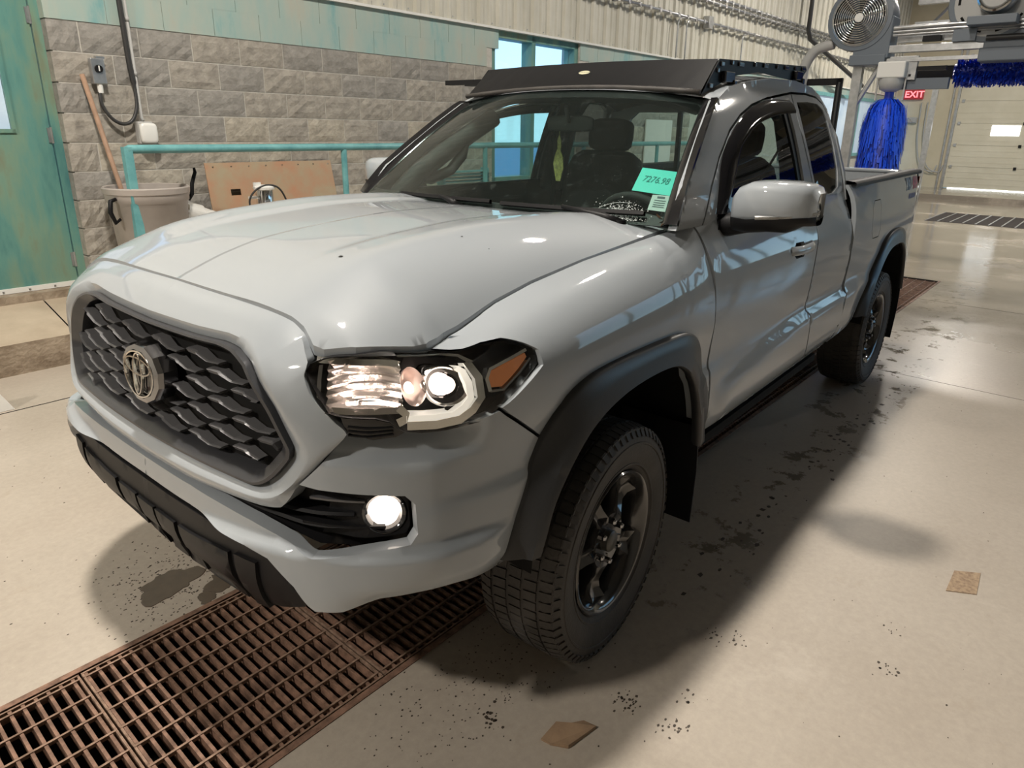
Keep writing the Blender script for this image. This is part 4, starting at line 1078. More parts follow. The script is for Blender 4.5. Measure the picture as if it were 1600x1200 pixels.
# --- side mirrors
def side_mirror(sg):
    m_ = empty('side_mirror'); m_.parent = truck
    def put(mb, name, mt, auto=None, smooth=True):
        if sg < 0: mb = mb.mirrored()
        o = mb.build(name, mt, m_, smooth=smooth)
        if auto: sharp(o, auto)
        return o
    # shell: sections outwards in y ; x forward edge, back edge, z bottom, top
    secs = [(.862,-.815,-.885,1.300,1.360),(.880,-.765,-.915,1.293,1.392),(.905,-.738,-.925,1.290,1.420),(.95,-.722,-.930,1.290,1.438),(1.01,-.722,-.932,1.291,1.441),(1.07,-.732,-.930,1.293,1.440),(1.115,-.752,-.927,1.298,1.434),(1.140,-.785,-.922,1.306,1.424),(1.152,-.830,-.905,1.320,1.404)]
    rows = []; n = 20
    for y, xf, xb, zb, zt in secs:
        row = []
        cxx, czz = (xf+xb)/2, (zb+zt)/2
        for k in range(n):
            a = 2*math.pi*k/n; c_, s_ = math.cos(a), math.sin(a); e = .50 if c_ > 0 else .25
            x = cxx+(xf-xb)/2*math.copysign(abs(c_)**e, c_); z = czz+(zt-zb)/2*math.copysign(abs(s_)**(.5 if c_ > 0 else .35), s_)
            row.append((x, y, z))
        rows.append(row)
    up_ = MB(); lo = MB()
    mb = MB(); mb.grid(rows, closed=True); mb.f.append(tuple(range(n))); mb.f.append(tuple((len(rows)-1)*n+k for k in range(n))[::-1])
    put(mb, 'mirror_cap', 'paint')
    # black lower half, slightly proud
    rows2 = []
    for y, xf, xb, zb, zt in secs:
        row = []; cxx = (xf+xb)/2
        hz = 1.328 if y > 1.0 else 1.312
        for k in range(n):
            a = math.pi+math.pi*k/(n-1); c_, s_ = math.cos(a), math.sin(a); e = .5
            x = cxx+((xf-xb)/2+.002)*math.copysign(abs(c_)**e, c_); z = min(zb+.030, hz)+(.052)*s_*(1 if y < 1.1 else .6)*abs(1)
            row.append((x, y+.001, z))
        rows2.append(row)
    mb = MB(); mb.grid(rows2, closed=True); put(mb, 'mirror_base', 'black_satin', auto=70)
    # turn signal strip
    mb = MB(); rws = []
    for (y, x, z) in ((.985,-.722,1.318),(1.04,-.730,1.322),(1.09,-.752,1.326),(1.125,-.782,1.330),(1.147,-.825,1.336),(1.152,-.862,1.338)):
        rws.append([(x+.004, y, z-.006), (x+.010, y+.003, z-.002), (x+.010, y+.003, z+.006), (x+.004, y, z+.010)])
    mb.grid(rws); put(mb, 'signal_strip', 'chrome', auto=40)
    # foot
    mb = MB(); mb.tube([(-.845,.80,1.268),(-.835,.85,1.275),(-.83,.90,1.288),(-.84,.95,1.292)], [.045,.042,.040,.034], 12); put(mb, 'mirror_foot', 'black_satin')
    mb = MB(); mb.add([(-.80,.812,1.262),(-.93,.822,1.262),(-.875,.800,1.345),(-.80,.815,1.30)], [(0,1,2,3)]); mb.add([(-.78,.832,1.25),(-.94,.84,1.25),(-.885,.812,1.345),(-.79,.83,1.29)], [(3,2,1,0)]); put(mb, 'mirror_bracket', 'black_satin', smooth=False)
    mb = MB(); mb.grid([[(-.937, y, z) for y in (.91,.98,1.06,1.11)] for z in (1.312,1.35,1.39,1.42)]); mb.f = [tuple(reversed(f)) for f in mb.f]; put(mb, 'mirror_glass', 'mirror_glass')
side_mirror(1); side_mirror(-1)

# --- roof rack
rack = empty('roof_rack'); rack.parent = truck
rack['label'] = 'low black flat roof rack with a slanted wind deflector'
RB = .612
mb = MB()
rws = []
for k in range(13):
    y = -RB+2*RB*k/12; a = abs(y)/RB
    arch = .028*(1-a*a)
    rws.append([(-.992, y, 1.742+arch), (-.998, y, 1.738+arch), (-1.150, y*.985, 1.868+.010*(1-a*a)), (-1.158, y*.985, 1.868+.010*(1-a*a))])
mb.grid(rws); 
rws2 = [[(q[0]-.006, q[1], q[2]-.004) for q in r_] for r_ in rws]; mb.grid(rws2)
mb.build('wind_deflector', 'black_satin', rack, auto=40)
mb = MB(); mb.tube([(-.994, -RB+2*RB*k/12, 1.738+.028*(1-(abs(-RB+2*RB*k/12)/RB)**2)) for k in range(13)], .010, 8); mb.build('rubber_edge', 'rubber', rack, smooth=True)
for sg in (1, -1):
    mb = MB()
    P = [(-1.004,1.728),(-1.15,1.868),(-2.16,1.912),(-2.18,1.895),(-2.10,1.835),(-1.55,1.845),(-1.28,1.812),(-1.15,1.772)]
    n = len(P)
    mb.add([(x, sg*RB, z) for x, z in P]+[(x, sg*(RB-.005), z) for x, z in P], [tuple(range(n)), tuple(range(n, 2*n))[::-1]]+[(i, (i+1) % n, n+(i+1) % n, n+i) for i in range(n)])
    sp_ = mb.build('side_plate', 'black_satin', rack)
    for x, z, w_ in ((-1.165,1.850,.03),(-1.13,1.825,.02),(-1.075,1.765,.03),(-1.35,1.862,.05),(-1.62,1.876,.05),(-1.88,1.886,.05),(-2.12,1.897,.05),(-1.26,1.862,.018),(-1.50,1.872,.018),(-1.76,1.882,.018),(-2.0,1.892,.018)):
        mb = MB(); mb.box(x-w_/2, x+w_/2, min(sg*RB, sg*(RB+.008)), max(sg*RB, sg*(RB+.008)), z-.009, z+.009); 
        mb.build('slot_bolt', 'black_gloss', sp_, bevel=.003)
    for x in (-1.215, -2.03):
        zz_ = 1.795 if x > -1.5 else 1.850
        mb = MB(); mb.box(x-.045, x+.045, min(sg*(RB+.001), sg*(RB+.022)), max(sg*(RB+.001), sg*(RB+.022)), zz_-.012, zz_+.030); mb.box(x-.06, x-.03, min(sg*(RB-.03), sg*(RB+.028)), max(sg*(RB-.03), sg*(RB+.028)), zz_-.035, zz_); mb.build('mount', 'black_gloss', sp_, bevel=.004)
for k in range(6):
    x = -1.22-.18*k; z = 1.868+.0435*(-x-1.15)/1.0
    mb = MB(); mb.box(x-.04, x+.04, -RB+.004, RB-.004, z-.026, z-.006); mb.build('crossbar', 'black_satin', rack)
# small oval badge on the deflector
def dfl(y, t, d=.001): return Vector((-.998-.152*t+d*.65, y, 1.738+.130*t+.018*(1-(y/RB)**2)+d*.76))
mb = MB(); mb.grid([[dfl(.016+math.cos(2*math.pi*k/24)*.030*r_, .56+math.sin(2*math.pi*k/24)*.060*r_, .004) for k in range(24)] for r_ in (1, .01)], closed=True)
M['badge'] = mat('badge_cream', (.62, .60, .42), .35, .3); bd_ = mb.build('badge', 'badge', rack)
text_mesh('badge_text', 'FRONT RUNNER', .008, 'ink', bd_, lambda u, v, w: dfl(.016+u*1.0, .56+v/.19-.014, .006), align='CENTER')
# awning bar sticking out at the passenger side
mb = MB(); mb.box(-1.14, -1.10, -.865, -.60, 1.800, 1.822); mb.build('awning_bracket', 'black_satin', rack)
mb = MB(); mb.box(-1.148, -1.092, -.72, -.60, 1.792, 1.81); mb.build('awning_bracket', 'black_satin', rack)
# ================================================================ the hall
def floor_mat():
    m, nt, b = newmat('floor_concrete'); N = nt.nodes; L = nt.links
    tc = N.new('ShaderNodeTexCoord')
    def noi(sc, det=6, ro=.6, loc=None):
        n = N.new('ShaderNodeTexNoise'); n.inputs['Scale'].default_value = sc; n.inputs['Detail'].default_value = det; n.inputs['Roughness'].default_value = ro
        if loc:
            mp = N.new('ShaderNodeMapping'); mp.inputs['Location'].default_value = loc; L.new(tc.outputs['Object'], mp.inputs[0]); L.new(mp.outputs[0], n.inputs[0])
        else: L.new(tc.outputs['Object'], n.inputs[0])
        return n
    def ramp(src, a, ca, b_, cb):
        r = N.new('ShaderNodeValToRGB'); r.color_ramp.elements[0].position = a; r.color_ramp.elements[0].color = (*ca, 1); r.color_ramp.elements[1].position = b_; r.color_ramp.elements[1].color = (*cb, 1)
        L.new(src, r.inputs[0]); return r
    def mix(f, a, c, mode='MIX'):
        x = N.new('ShaderNodeMix'); x.data_type = 'RGBA'; x.blend_type = mode
        if isinstance(f, float): x.inputs[0].default_value = f
        else: L.new(f, x.inputs[0])
        for s_, k in ((a, 6), (c, 7)):
            if isinstance(s_, tuple): x.inputs[k].default_value = (*s_, 1)
            else: L.new(s_, x.inputs[k])
        return x.outputs[2]
    def math_(op, a, c=None):
        x = N.new('ShaderNodeMath'); x.operation = op; x.use_clamp = op in ('MULTIPLY', 'ADD')
        for s_, k in ((a, 0), (c, 1)):
            if s_ is None: continue
            if isinstance(s_, (int, float)): x.inputs[k].default_value = s_
            else: L.new(s_, x.inputs[k])
        return x.outputs[0]
    base = ramp(noi(1.3).outputs['Fac'], .3, (.36, .315, .262), .7, (.425, .38, .322))
    fine = ramp(noi(38, 8, .7).outputs['Fac'], .35, (.90, .89, .88), .7, (1.04, 1.03, 1.02))
    c = mix(1.0, base.outputs[0], fine.outputs[0], 'MULTIPLY')
    # brown stains
    st = ramp(noi(3.1, 9, .75, (3, 7, 0)).outputs['Fac'], .60, (0, 0, 0), .74, (1, 1, 1))
    c = mix(math_('MULTIPLY', st.outputs[0], .35), c, (.26, .20, .13))
    # light limescale patches
    st2 = ramp(noi(2.0, 7, .7, (13, 1, 0)).outputs['Fac'], .60, (0, 0, 0), .75, (1, 1, 1))
    c = mix(math_('MULTIPLY', st2.outputs[0], .30), c, (.62, .57, .50))
    # wetness: near the truck sides and towards the far end of the hall
    sp = N.new('ShaderNodeSeparateXYZ'); L.new(tc.outputs['Object'], sp.inputs[0])
    mr = N.new('ShaderNodeMapRange'); L.new(sp.outputs['X'], mr.inputs[0]); mr.inputs[1].default_value = -4.5; mr.inputs[2].default_value = -9.0; mr.inputs[3].default_value = 0; mr.inputs[4].default_value = 1
    wn = noi(.9, 6, .6, (5, 5, 0)); wn2 = noi(5.5, 8, .7, (9, 2, 0))
    far = math_('MULTIPLY', mr.outputs[0], ramp(wn.outputs['Fac'], .36, (0, 0, 0), .50, (1, 1, 1)).outputs[0])
    # drip line along the driver side of the truck
    ab = math_('ABSOLUTE', math_('SUBTRACT', sp.outputs['Y'], .98)); mr2 = N.new('ShaderNodeMapRange'); L.new(ab, mr2.inputs[0]); mr2.inputs[1].default_value = .05; mr2.inputs[2].default_value = .30; mr2.inputs[3].default_value = 1; mr2.inputs[4].default_value = 0
    mr3 = N.new('ShaderNodeMapRange'); L.new(sp.outputs['X'], mr3.inputs[0]); mr3.inputs[1].default_value = .2; mr3.inputs[2].default_value = -.6; mr3.inputs[3].default_value = 0; mr3.inputs[4].default_value = 1
    drip = math_('MULTIPLY', math_('MULTIPLY', mr2.outputs[0], mr3.outputs[0]), ramp(wn2.outputs['Fac'], .55, (0, 0, 0), .60, (1, 1, 1)).outputs[0])
    wet = math_('ADD', far, drip)
    c = mix(math_('MULTIPLY', wet, .62), c, (.10, .085, .065))
    L.new(c, b.inputs['Base Color'])
    rr = N.new('ShaderNodeMapRange'); L.new(wet, rr.inputs[0]); rr.inputs[3].default_value = .50; rr.inputs[4].default_value = .06
    mf = N.new('ShaderNodeMapRange'); L.new(sp.outputs['X'], mf.inputs[0]); mf.inputs[1].default_value = 0; mf.inputs[2].default_value = -6; mf.inputs[3].default_value = 0; mf.inputs[4].default_value = .26
    L.new(math_('SUBTRACT', rr.outputs[0], mf.outputs[0]), b.inputs['Roughness'])
    bp = N.new('ShaderNodeBump'); bp.inputs['Strength'].default_value = .12; bp.inputs['Distance'].default_value = .004
    L.new(noi(70, 6, .7).outputs['Fac'], bp.inputs['Height']); L.new(bp.outputs[0], b.inputs['Normal'])
    return m
M['floor'] = floor_mat()
M['curb'] = mat('curb_concrete', (.40, .33, .25), .8, noise_scale=9, col2=(.22, .17, .12), bump=.8, bump_scale=35, bump_dist=.01)
M['plat'] = mat('platform_concrete', (.50, .42, .32), .6, noise_scale=2.5, col2=(.38, .31, .23), bump=.2, bump_scale=50)
M['rust'] = mat('rusty_steel', (.27, .155, .105), .7, noise_scale=22, col2=(.095, .052, .034), bump=.8, bump_scale=160, bump_dist=.003)
M['rust_light'] = mat('rusty_edge', (.32, .21, .15), .8, noise_scale=30, col2=(.14, .085, .055), bump=.6, bump_scale=160, bump_dist=.003)
M['trench'] = mat('trench_black', (.015, .010, .008), .9)
def mkblock(name, c1, c2, bs, dist):
    return mat(name, c1, .88, noise_scale=14, col2=c2, bump=1.0, bump_scale=bs, bump_dist=dist, coord='Position')
M['block'] = [mkblock('split_block_grey', (.36, .335, .29), (.26, .24, .21), 34, .009), mkblock('split_block_tan', (.42, .385, .32), (.29, .265, .22), 30, .010), mkblock('split_block_dark', (.31, .295, .27), (.22, .21, .19), 36, .008)]
M['mortar'] = mat('mortar', (.55, .53, .48), .9, noise_amt=.2, noise_scale=20)
def teal_block():
    m, nt, b = newmat('teal_painted_block'); N = nt.nodes; L = nt.links
    tc = N.new('ShaderNodeNewGeometry'); mp = N.new('ShaderNodeMapping'); mp.inputs['Scale'].default_value = (1.5, 1.5, .45); L.new(tc.outputs['Position'], mp.inputs[0])
    n = N.new('ShaderNodeTexNoise'); n.inputs['Scale'].default_value = 2.2; n.inputs['Detail'].default_value = 7; n.inputs['Roughness'].default_value = .65; L.new(mp.outputs[0], n.inputs[0])
    r = N.new('ShaderNodeValToRGB'); L.new(n.outputs['Fac'], r.inputs[0]); e = r.color_ramp.elements
    e[0].position = .30; e[0].color = (.16, .36, .37, 1); e[1].position = .72; e[1].color = (.42, .41, .34, 1)
    q = r.color_ramp.elements.new(.42); q.color = (.31, .43, .40, 1); q = r.color_ramp.elements.new(.58); q.color = (.38, .44, .39, 1)
    L.new(r.outputs[0], b.inputs['Base Color']); b.inputs['Roughness'].default_value = .45
    return m
M['teal_block'] = teal_block()
def teal_door():
    m, nt, b = newmat('worn_teal_door'); N = nt.nodes; L = nt.links
    tc = N.new('ShaderNodeTexCoord'); mp = N.new('ShaderNodeMapping'); mp.inputs['Scale'].default_value = (3, 3, .7); L.new(tc.outputs['Object'], mp.inputs[0])
    n = N.new('ShaderNodeTexNoise'); n.inputs['Scale'].default_value = 1.4; n.inputs['Detail'].default_value = 8; n.inputs['Roughness'].default_value = .6; L.new(mp.outputs[0], n.inputs[0])
    r = N.new('ShaderNodeValToRGB'); L.new(n.outputs['Fac'], r.inputs[0]); e = r.color_ramp.elements
    e[0].position = .32; e[0].color = (.05, .16, .17, 1); e[1].position = .70; e[1].color = (.20, .18, .11, 1)
    q = e.new(.46); q.color = (.11, .26, .23, 1); q = e.new(.57); q.color = (.17, .28, .21, 1)
    L.new(r.outputs[0], b.inputs['Base Color']); b.inputs['Roughness'].default_value = .35
    return m
M['teal_door'] = teal_door()
M['teal_pipe'] = mat('teal_pipe', (.17, .42, .43), .4, noise_scale=9, col2=(.10, .30, .32))
M['cladding'] = mat('white_cladding', (.62, .60, .52), .42, noise_scale=1.5, col2=(.52, .50, .42))
M['far_wall'] = mat('cream_far_wall', (.62, .56, .42), .5, noise_scale=.8, col2=(.52, .46, .33))
M['door_panel'] = mat('cream_door_panel', (.66, .62, .50), .42, noise_scale=1.2, col2=(.58, .54, .42))
M['galv'] = mat('galvanised_steel', (.50, .51, .52), .32, .8, noise_scale=12, col2=(.38, .39, .40))
M['blue_grey'] = mat('blue_grey_plastic', (.13, .155, .185), .42)
M['pvc'] = mat('pvc_grey', (.40, .40, .39), .5)
M['can'] = mat('grey_bin_plastic', (.40, .36, .33), .5, noise_amt=.15, noise_scale=4)
M['wood'] = mat('broom_wood', (.38, .24, .16), .65, noise_amt=.3, noise_scale=12)
M['rust_panel'] = mat('rusted_sheet', (.46, .25, .15), .6, noise_scale=4.5, col2=(.40, .33, .22), metal=.15)
M['blue_bristle'] = mat('blue_bristle', (.012, .09, .85), .4)
M['blue_bristle2'] = mat('blue_bristle_dark', (.008, .03, .35), .45)
M['exit_red'] = mat('exit_sign_red', (.30, .03, .04), .4, emis=(1, .04, .06), es=.12)
M['exit_txt'] = mat('exit_letters', (.9, .3, .3), .4, emis=(1, .22, .26), es=1.4)
M['daylit'] = mat('daylit_pane', (.9, .95, 1), .4, emis=(.93, .97, 1), es=2.6)
M['window_glass'] = glass_mat('window_glass', (.95, .97, .97))
M['cable'] = mat('black_cable', (.03, .03, .03), .45)
M['ceiling'] = mat('ceiling_dark', (.27, .26, .24), .6)  # unseen ceiling toned dark to deepen the shadows below
def wb(a0, a1, n0, n1, z0, z1, mb=None):
    mb = mb or MB(); return mb.box(a0, a1, n0, n1, z0, z1, W)

# --- floor with the drain trench
TN0, TN1, TA0, TA1 = -.205, .500, 1.75, -7.45
mb = MB()
def quad(a0, a1, n0, n1, z=0): mb.add([W(a0, n0, z), W(a1, n0, z), W(a1, n1, z), W(a0, n1, z)], [(0, 1, 2, 3)])
quad(-23, 8, -4.4, TN0); quad(-23, 8, TN1, 6); quad(TA0, 8, TN0, TN1); quad(-23, TA1, TN0, TN1)
fl_ = struct(mb.build('floor', 'floor'))
mb = MB()
mb.add([W(TA1, TN0, -.45), W(TA0, TN0, -.45), W(TA0, TN1, -.45), W(TA1, TN1, -.45)], [(0, 1, 2, 3)])
mb.add([W(TA1, TN0, 0), W(TA0, TN0, 0), W(TA0, TN0, -.45), W(TA1, TN0, -.45)], [(0, 1, 2, 3)]); mb.add([W(TA1, TN1, 0), W(TA0, TN1, 0), W(TA0, TN1, -.45), W(TA1, TN1, -.45)], [(3, 2, 1, 0)])
mb.add([W(TA1, TN0, 0), W(TA1, TN1, 0), W(TA1, TN1, -.45), W(TA1, TN0, -.45)], [(3, 2, 1, 0)]); mb.add([W(TA0, TN0, 0), W(TA0, TN1, 0), W(TA0, TN1, -.45), W(TA0, TN0, -.45)], [(0, 1, 2, 3)])
struct(mb.build('trim_trench', 'trench'))
# steel angle edges of the trench
mb = MB(); wb(TA1, TA0, TN0-.022, TN0, -.04, .003, mb); wb(TA1, TA0, TN1, TN1+.022, -.04, .003, mb); struct(mb.build('trim_trench_edge', 'rust'))
# slab joints
mb = MB(); wb(-20, 7.5, -2.685, -2.678, -.001, .002, mb); wb(-3.62, -3.617, .53, 5.5, -.001, .0008, mb); wb(-6.3, -6.296, .53, 5.5, -.001, .0008, mb); struct(mb.build('trim_joint', 'black_matte'))
# grating panels
NB = 19; pitch = .0318
def bar_mesh(nearest):
    mb = MB()
    tw = .0045
    mb.box(-tw, tw, TN0+.012, TN1-.012, -.036, -.001)
    return mb
PLEN = NB*pitch+.004
a = TA0-.01; k = 0
starts = []
while a-PLEN > TA1-.01: starts.append(a); a -= PLEN
bar_me = None; rod_me = None
for k, a0 in enumerate(starts):
    near = a0 > -.9
    e = empty('drain_grate', W(a0, 0, 0), WYAW); 
    names = ['rusty steel grating panel nearest the camera, cut by the lower left of the picture', 'rusty steel grating panel second from the camera, in the light', 'rusty steel grating panel just in front of the bumper, crossed by the shadow edge', 'grating panel right under the front bumper in the dark shadow']
    tag(e, names[k] if k < 4 else 'steel grating panel hidden in the shadow beneath the truck', 'floor grate', 'drain grates along the trench')
    if near:
        for i in range(NB):
            if bar_me is None:
                o = bar_mesh(True).build('grate_bar', 'rust', e); bar_me = o.data
            else: o = bpy.data.objects.new('grate_bar', bar_me); COL.objects.link(o); o.parent = e
            o.location = (-.004-pitch*(i+.3), 0, 0); o.rotation_euler = (0, random.uniform(-.06, .06), 0)
        for i in range(8):
            n_ = TN0+.03+(TN1-TN0-.06)*i/7
            if rod_me is None:
                mb = MB(); mb.box(-PLEN+.006, -.002, -.0035, .0035, -.010, .002); o = mb.build('cross_rod', 'rust_light', e); rod_me = o.data
            else: o = bpy.data.objects.new('cross_rod', rod_me); COL.objects.link(o); o.parent = e
            o.location = (0, n_, 0)
        mb = MB(); mb.box(-.008, -.002, TN0+.010, TN1-.010, -.036, .001); mb.box(-PLEN+.004, -PLEN+.010, TN0+.010, TN1-.010, -.036, .001)
        mb.box(-PLEN+.004, -.002, TN0+.006, TN0+.012, -.036, .001); mb.box(-PLEN+.004, -.002, TN1-.012, TN1-.006, -.036, .001); mb.build('border', 'rust_light', e)
    else:
        mb = MB()
        for i in range(NB): mb.box(-.004-pitch*(i+.3)-.0035, -.004-pitch*(i+.3)+.0035, TN0+.012, TN1-.012, -.036, -.001)
        for i in range(8): n_ = TN0+.03+(TN1-TN0-.06)*i/7; mb.box(-PLEN+.006, -.002, n_-.0035, n_+.0035, -.010, .002)
        o = mb.build('grate_bars', 'rust', e); o['kind'] = 'stuff'

# --- wet patches, debris and scraps on the floor
M['wet'] = mat('wet_concrete', (.105, .078, .055), .38, noise_amt=.2, noise_scale=20, coat=.05)
def blob(ca, cn, ra, rn, seed, n=40, rough=.35):
    rnd = random.Random(seed); ph = [rnd.uniform(0, 6.28) for _ in range(6)]; P = []
    for k in range(n):
        t = 2*math.pi*k/n; r = 1+rough*(.5*math.sin(2*t+ph[0])+.35*math.sin(3*t+ph[1])+.25*math.sin(5*t+ph[2])+.15*math.sin(9*t+ph[3])+.1*math.sin(14*t+ph[4]))
        P.append((ca+ra*r*math.cos(t), cn+rn*r*math.sin(t)))
    return P
def puddle(P, label, z=.0015):
    mb = MB(); c = (sum(p[0] for p in P)/len(P), sum(p[1] for p in P)/len(P)); n = len(P)
    V_ = [W(c[0], c[1], z)]+[W(c[0]+(a-c[0])*.96, c[1]+(b-c[1])*.96, z) for a, b in P]+[W(a, b, .0003) for a, b in P]
    F_ = [(0, 1+k, 1+(k+1) % n) for k in range(n)]+[(1+k, 1+n+k, 1+n+(k+1) % n, 1+(k+1) % n) for k in range(n)]
    o = obj('puddle', V_, F_, 'wet'); tag(o, label, 'puddle'); return o
puddle(blob(.765, -.435, .10, .085, 1), 'round dark water puddle below the skid plate, the larger one')
puddle(blob(.625, -.305, .060, .065, 4), 'narrow dark water puddle joined to the right of the larger puddle')
puddle(blob(.71, -.262, .035, .030, 6), 'small drip of water between the puddle and the grating')
mb = MB(); rnd = random.Random(3)
def speck(ca, cn, r, z=.0012):
    n = rnd.randint(4, 6); t0 = rnd.uniform(0, 6); el = rnd.uniform(.4, 1)
    V_ = [W(ca+r*math.cos(t0+2*math.pi*k/n)*rnd.uniform(.7, 1.2), cn+r*el*math.sin(t0+2*math.pi*k/n)*rnd.uniform(.7, 1.2), z) for k in range(n)]
    V2 = [v-Vector((0, 0, z-.0002)) for v in V_]; mb.add(V_+V2, [tuple(range(n))]+[(k, n+k, n+(k+1) % n, (k+1) % n) for k in range(n)])
for i in range(520):
    q = rnd.gauss(.73, .15), rnd.gauss(-.42, .15)
    if q[1] < TN0-.03: speck(q[0], q[1], rnd.uniform(.0015, .0045))
for i in range(300): 
    q = rnd.gauss(.35, .20), rnd.gauss(.74, .13)
    if q[1] > TN1+.03: speck(q[0], q[1], rnd.uniform(.0012, .0035))
for c, n_ in (((.12,1.10),34),((.11,1.25),22),((-.34,1.24),14),((-.30,1.18),14),((-.52,1.65),16),((.43,.85),22),((-.02,1.22),8),((-.75,1.62),8)):
    for i in range(n_): speck(rnd.gauss(c[0], .018), rnd.gauss(c[1], .020), rnd.uniform(.0015, .0065))
for i in range(260): speck(rnd.uniform(-6, .9), rnd.uniform(1.1, 3.2), rnd.uniform(.001, .004))
for i in range(70): speck(rnd.uniform(-3.4, -.4), rnd.gauss(1.02, .05), rnd.uniform(.005, .018), .0008)
for i in range(120): speck(rnd.uniform(-.2, 2.0), rnd.uniform(-2.6, -.3), rnd.uniform(.001, .004))
M['speck'] = mat('dirt_speck', (.05, .038, .028), .6)
o = mb.build('floor_grit', 'speck'); tag(o, 'dark grit and water drips scattered over the concrete floor', 'grit', kind='stuff')
M['card_brown'] = mat('wet_cardboard', (.30, .20, .12), .8, noise_scale=14, col2=(.20, .13, .08))
mb = MB(); P = [(.39,1.0),(.32,.998),(.298,1.035),(.262,1.052),(.258,1.092),(.362,1.074),(.386,1.03)]
n = len(P); mb.add([W(a, b, .006+.004*((k*7) % 3)) for k, (a, b) in enumerate(P)]+[W(a, b, .001) for a, b in P], [tuple(range(n)), tuple(range(n, 2*n))[::-1]]+[(k, n+k, n+(k+1) % n, (k+1) % n) for k in range(n)])
tag(mb.build('cardboard_scrap', 'card_brown'), 'torn brown cardboard scrap lying flat at the bottom centre of the floor', 'scrap')
mb = MB(); mb.hexa([W(a_, b_, z_) for z_ in (.0003, .003) for a_, b_ in ((-1.10,1.71),(-1.15,1.80),(-1.31,1.79),(-1.26,1.71))][0:8]); M['patch'] = mat('tan_patch', (.38, .28, .18), .8, noise_scale=60, col2=(.22, .15, .10)); tag(mb.build('paper_scrap', 'patch'), 'small square tan paper scrap flattened on the sunlit floor at right' if 0 else 'small square tan paper scrap flattened on the bright floor at right', 'scrap')

# --- raised walkway, curb and railing
mb = MB(); A0, A1 = 4.0, -21
mb.add([W(A1,-3.36,0), W(A0,-3.36,0), W(A0,-3.33,.215), W(A1,-3.33,.215)], [(0,1,2,3)])
curb = struct(mb.build('trim_curb', 'curb'))
mb = MB()
for a0, a1 in ((4.0, .118), (.108, -3.9), (-3.91, -8), (-8.01, A1)): mb.add([W(a0,-3.33,.215), W(a0,-4.25,.42), W(a1,-4.25,.42), W(a1,-3.33,.215)], [(0,1,2,3)])
struct(mb.build('floor_walkway', 'plat'))
mb = MB(); mb.add([W(4.0,-3.34,.205), W(4.0,-4.25,.408), W(A1,-4.25,.408), W(A1,-3.34,.205)], [(0,1,2,3)]); struct(mb.build('trim_joint_bed', 'black_matte'))
def rail():
    e = empty('handrail', W(-.42, -3.40, .225), WYAW, 'teal painted pipe handrail with square posts in front of the block wall', 'railing')
    L_ = -9.6
    mb = MB(); mb.tube([(.0,0,1.175),(-.02,0,1.185),(-.06,0,1.185),(L_,0,1.185)], .030, 12); mb.build('top_rail', 'teal_pipe', e, smooth=True)
    for a_ in (0, -1.78, -3.58, -5.38, -7.2, -9.0):
        mb = MB()
        if a_ == 0: mb.box(-.028, .028, -.028, .028, .0, 1.20)
        else: mb.tube([(a_,0,0.0),(a_,0,1.165)], .026, 12)
        mb.build('post', 'teal_pipe', e, auto=40)
rail()

# --- block wall on the passenger side
WN = -3.9; BH = .203; BL = .3945; Z0 = 2.2515
def blk_mesh(seed, L_, H_, m, rough=.012, nx=6, nz=4, D=.12):
    rnd = random.Random(seed); rows = []
    for j in range(nz+1):
        row = []
        for i in range(nx+1):
            ed = i in (0, nx) or j in (0, nz)
            row.append((L_*i/nx, (-.004 if ed else rnd.uniform(0, rough)), H_*j/nz))
        rows.append(row)
    mb = MB(); mb.grid([[(q[0], q[1], q[2]) for q in r] for r in rows]); mb.f = [tuple(reversed(f)) for f in mb.f]
    nv = len(mb.v); mb.add([(0,-.004,0),(L_,-.004,0),(L_,-.004,H_),(0,-.004,H_),(0,-D,0),(L_,-D,0),(L_,-D,H_),(0,-D,H_)], [(0,4,5,1),(1,5,6,2),(2,6,7,3),(3,7,4,0)])
    me = bpy.data.meshes.new('block'); me.from_pydata([tuple(v) for v in mb.v], [], mb.f); me.materials.append(m); me.polygons.foreach_set('use_smooth', [False]*len(me.polygons)); me.update(); return me
wall = struct(wb(-21, -.222, WN-.25, WN-.012, 0, 2.66).build('wall_left', 'mortar')) if False else None
mb = MB(); wb(-4.645, -.235, WN-.30, WN-.007, 0, 2.655, mb); wb(-6.32, -4.645, WN-.30, WN-.007, 0, .94, mb); wb(-21.5, -6.32, WN-.30, WN-.007, 0, 2.655, mb); wb(1.01, 8, WN-.30, WN-.007, 0, 2.655, mb)
wall = struct(mb.build('wall_left', 'mortar'))
G_ = .009
bm_full = [blk_mesh(10+i, BL-G_, BH-G_, M['block'][i % 3]) for i in range(9)]
bm_half = [blk_mesh(40+i, BL/2-G_, BH-G_, M['block'][i % 3]) for i in range(3)]
tb_full = [blk_mesh(60, BL-.004, BH-.004, M['teal_block'], .0, 1, 1), ]
rnd = random.Random(11)
def place_block(me, a, z, par, n=WN):
    o = bpy.data.objects.new('block', me); COL.objects.link(o); o.parent = par
    o.matrix_local = Matrix.Translation(W(a, n, z)) @ Matrix.Rotation(WYAW, 4, 'Z'); return o
AE = -.215
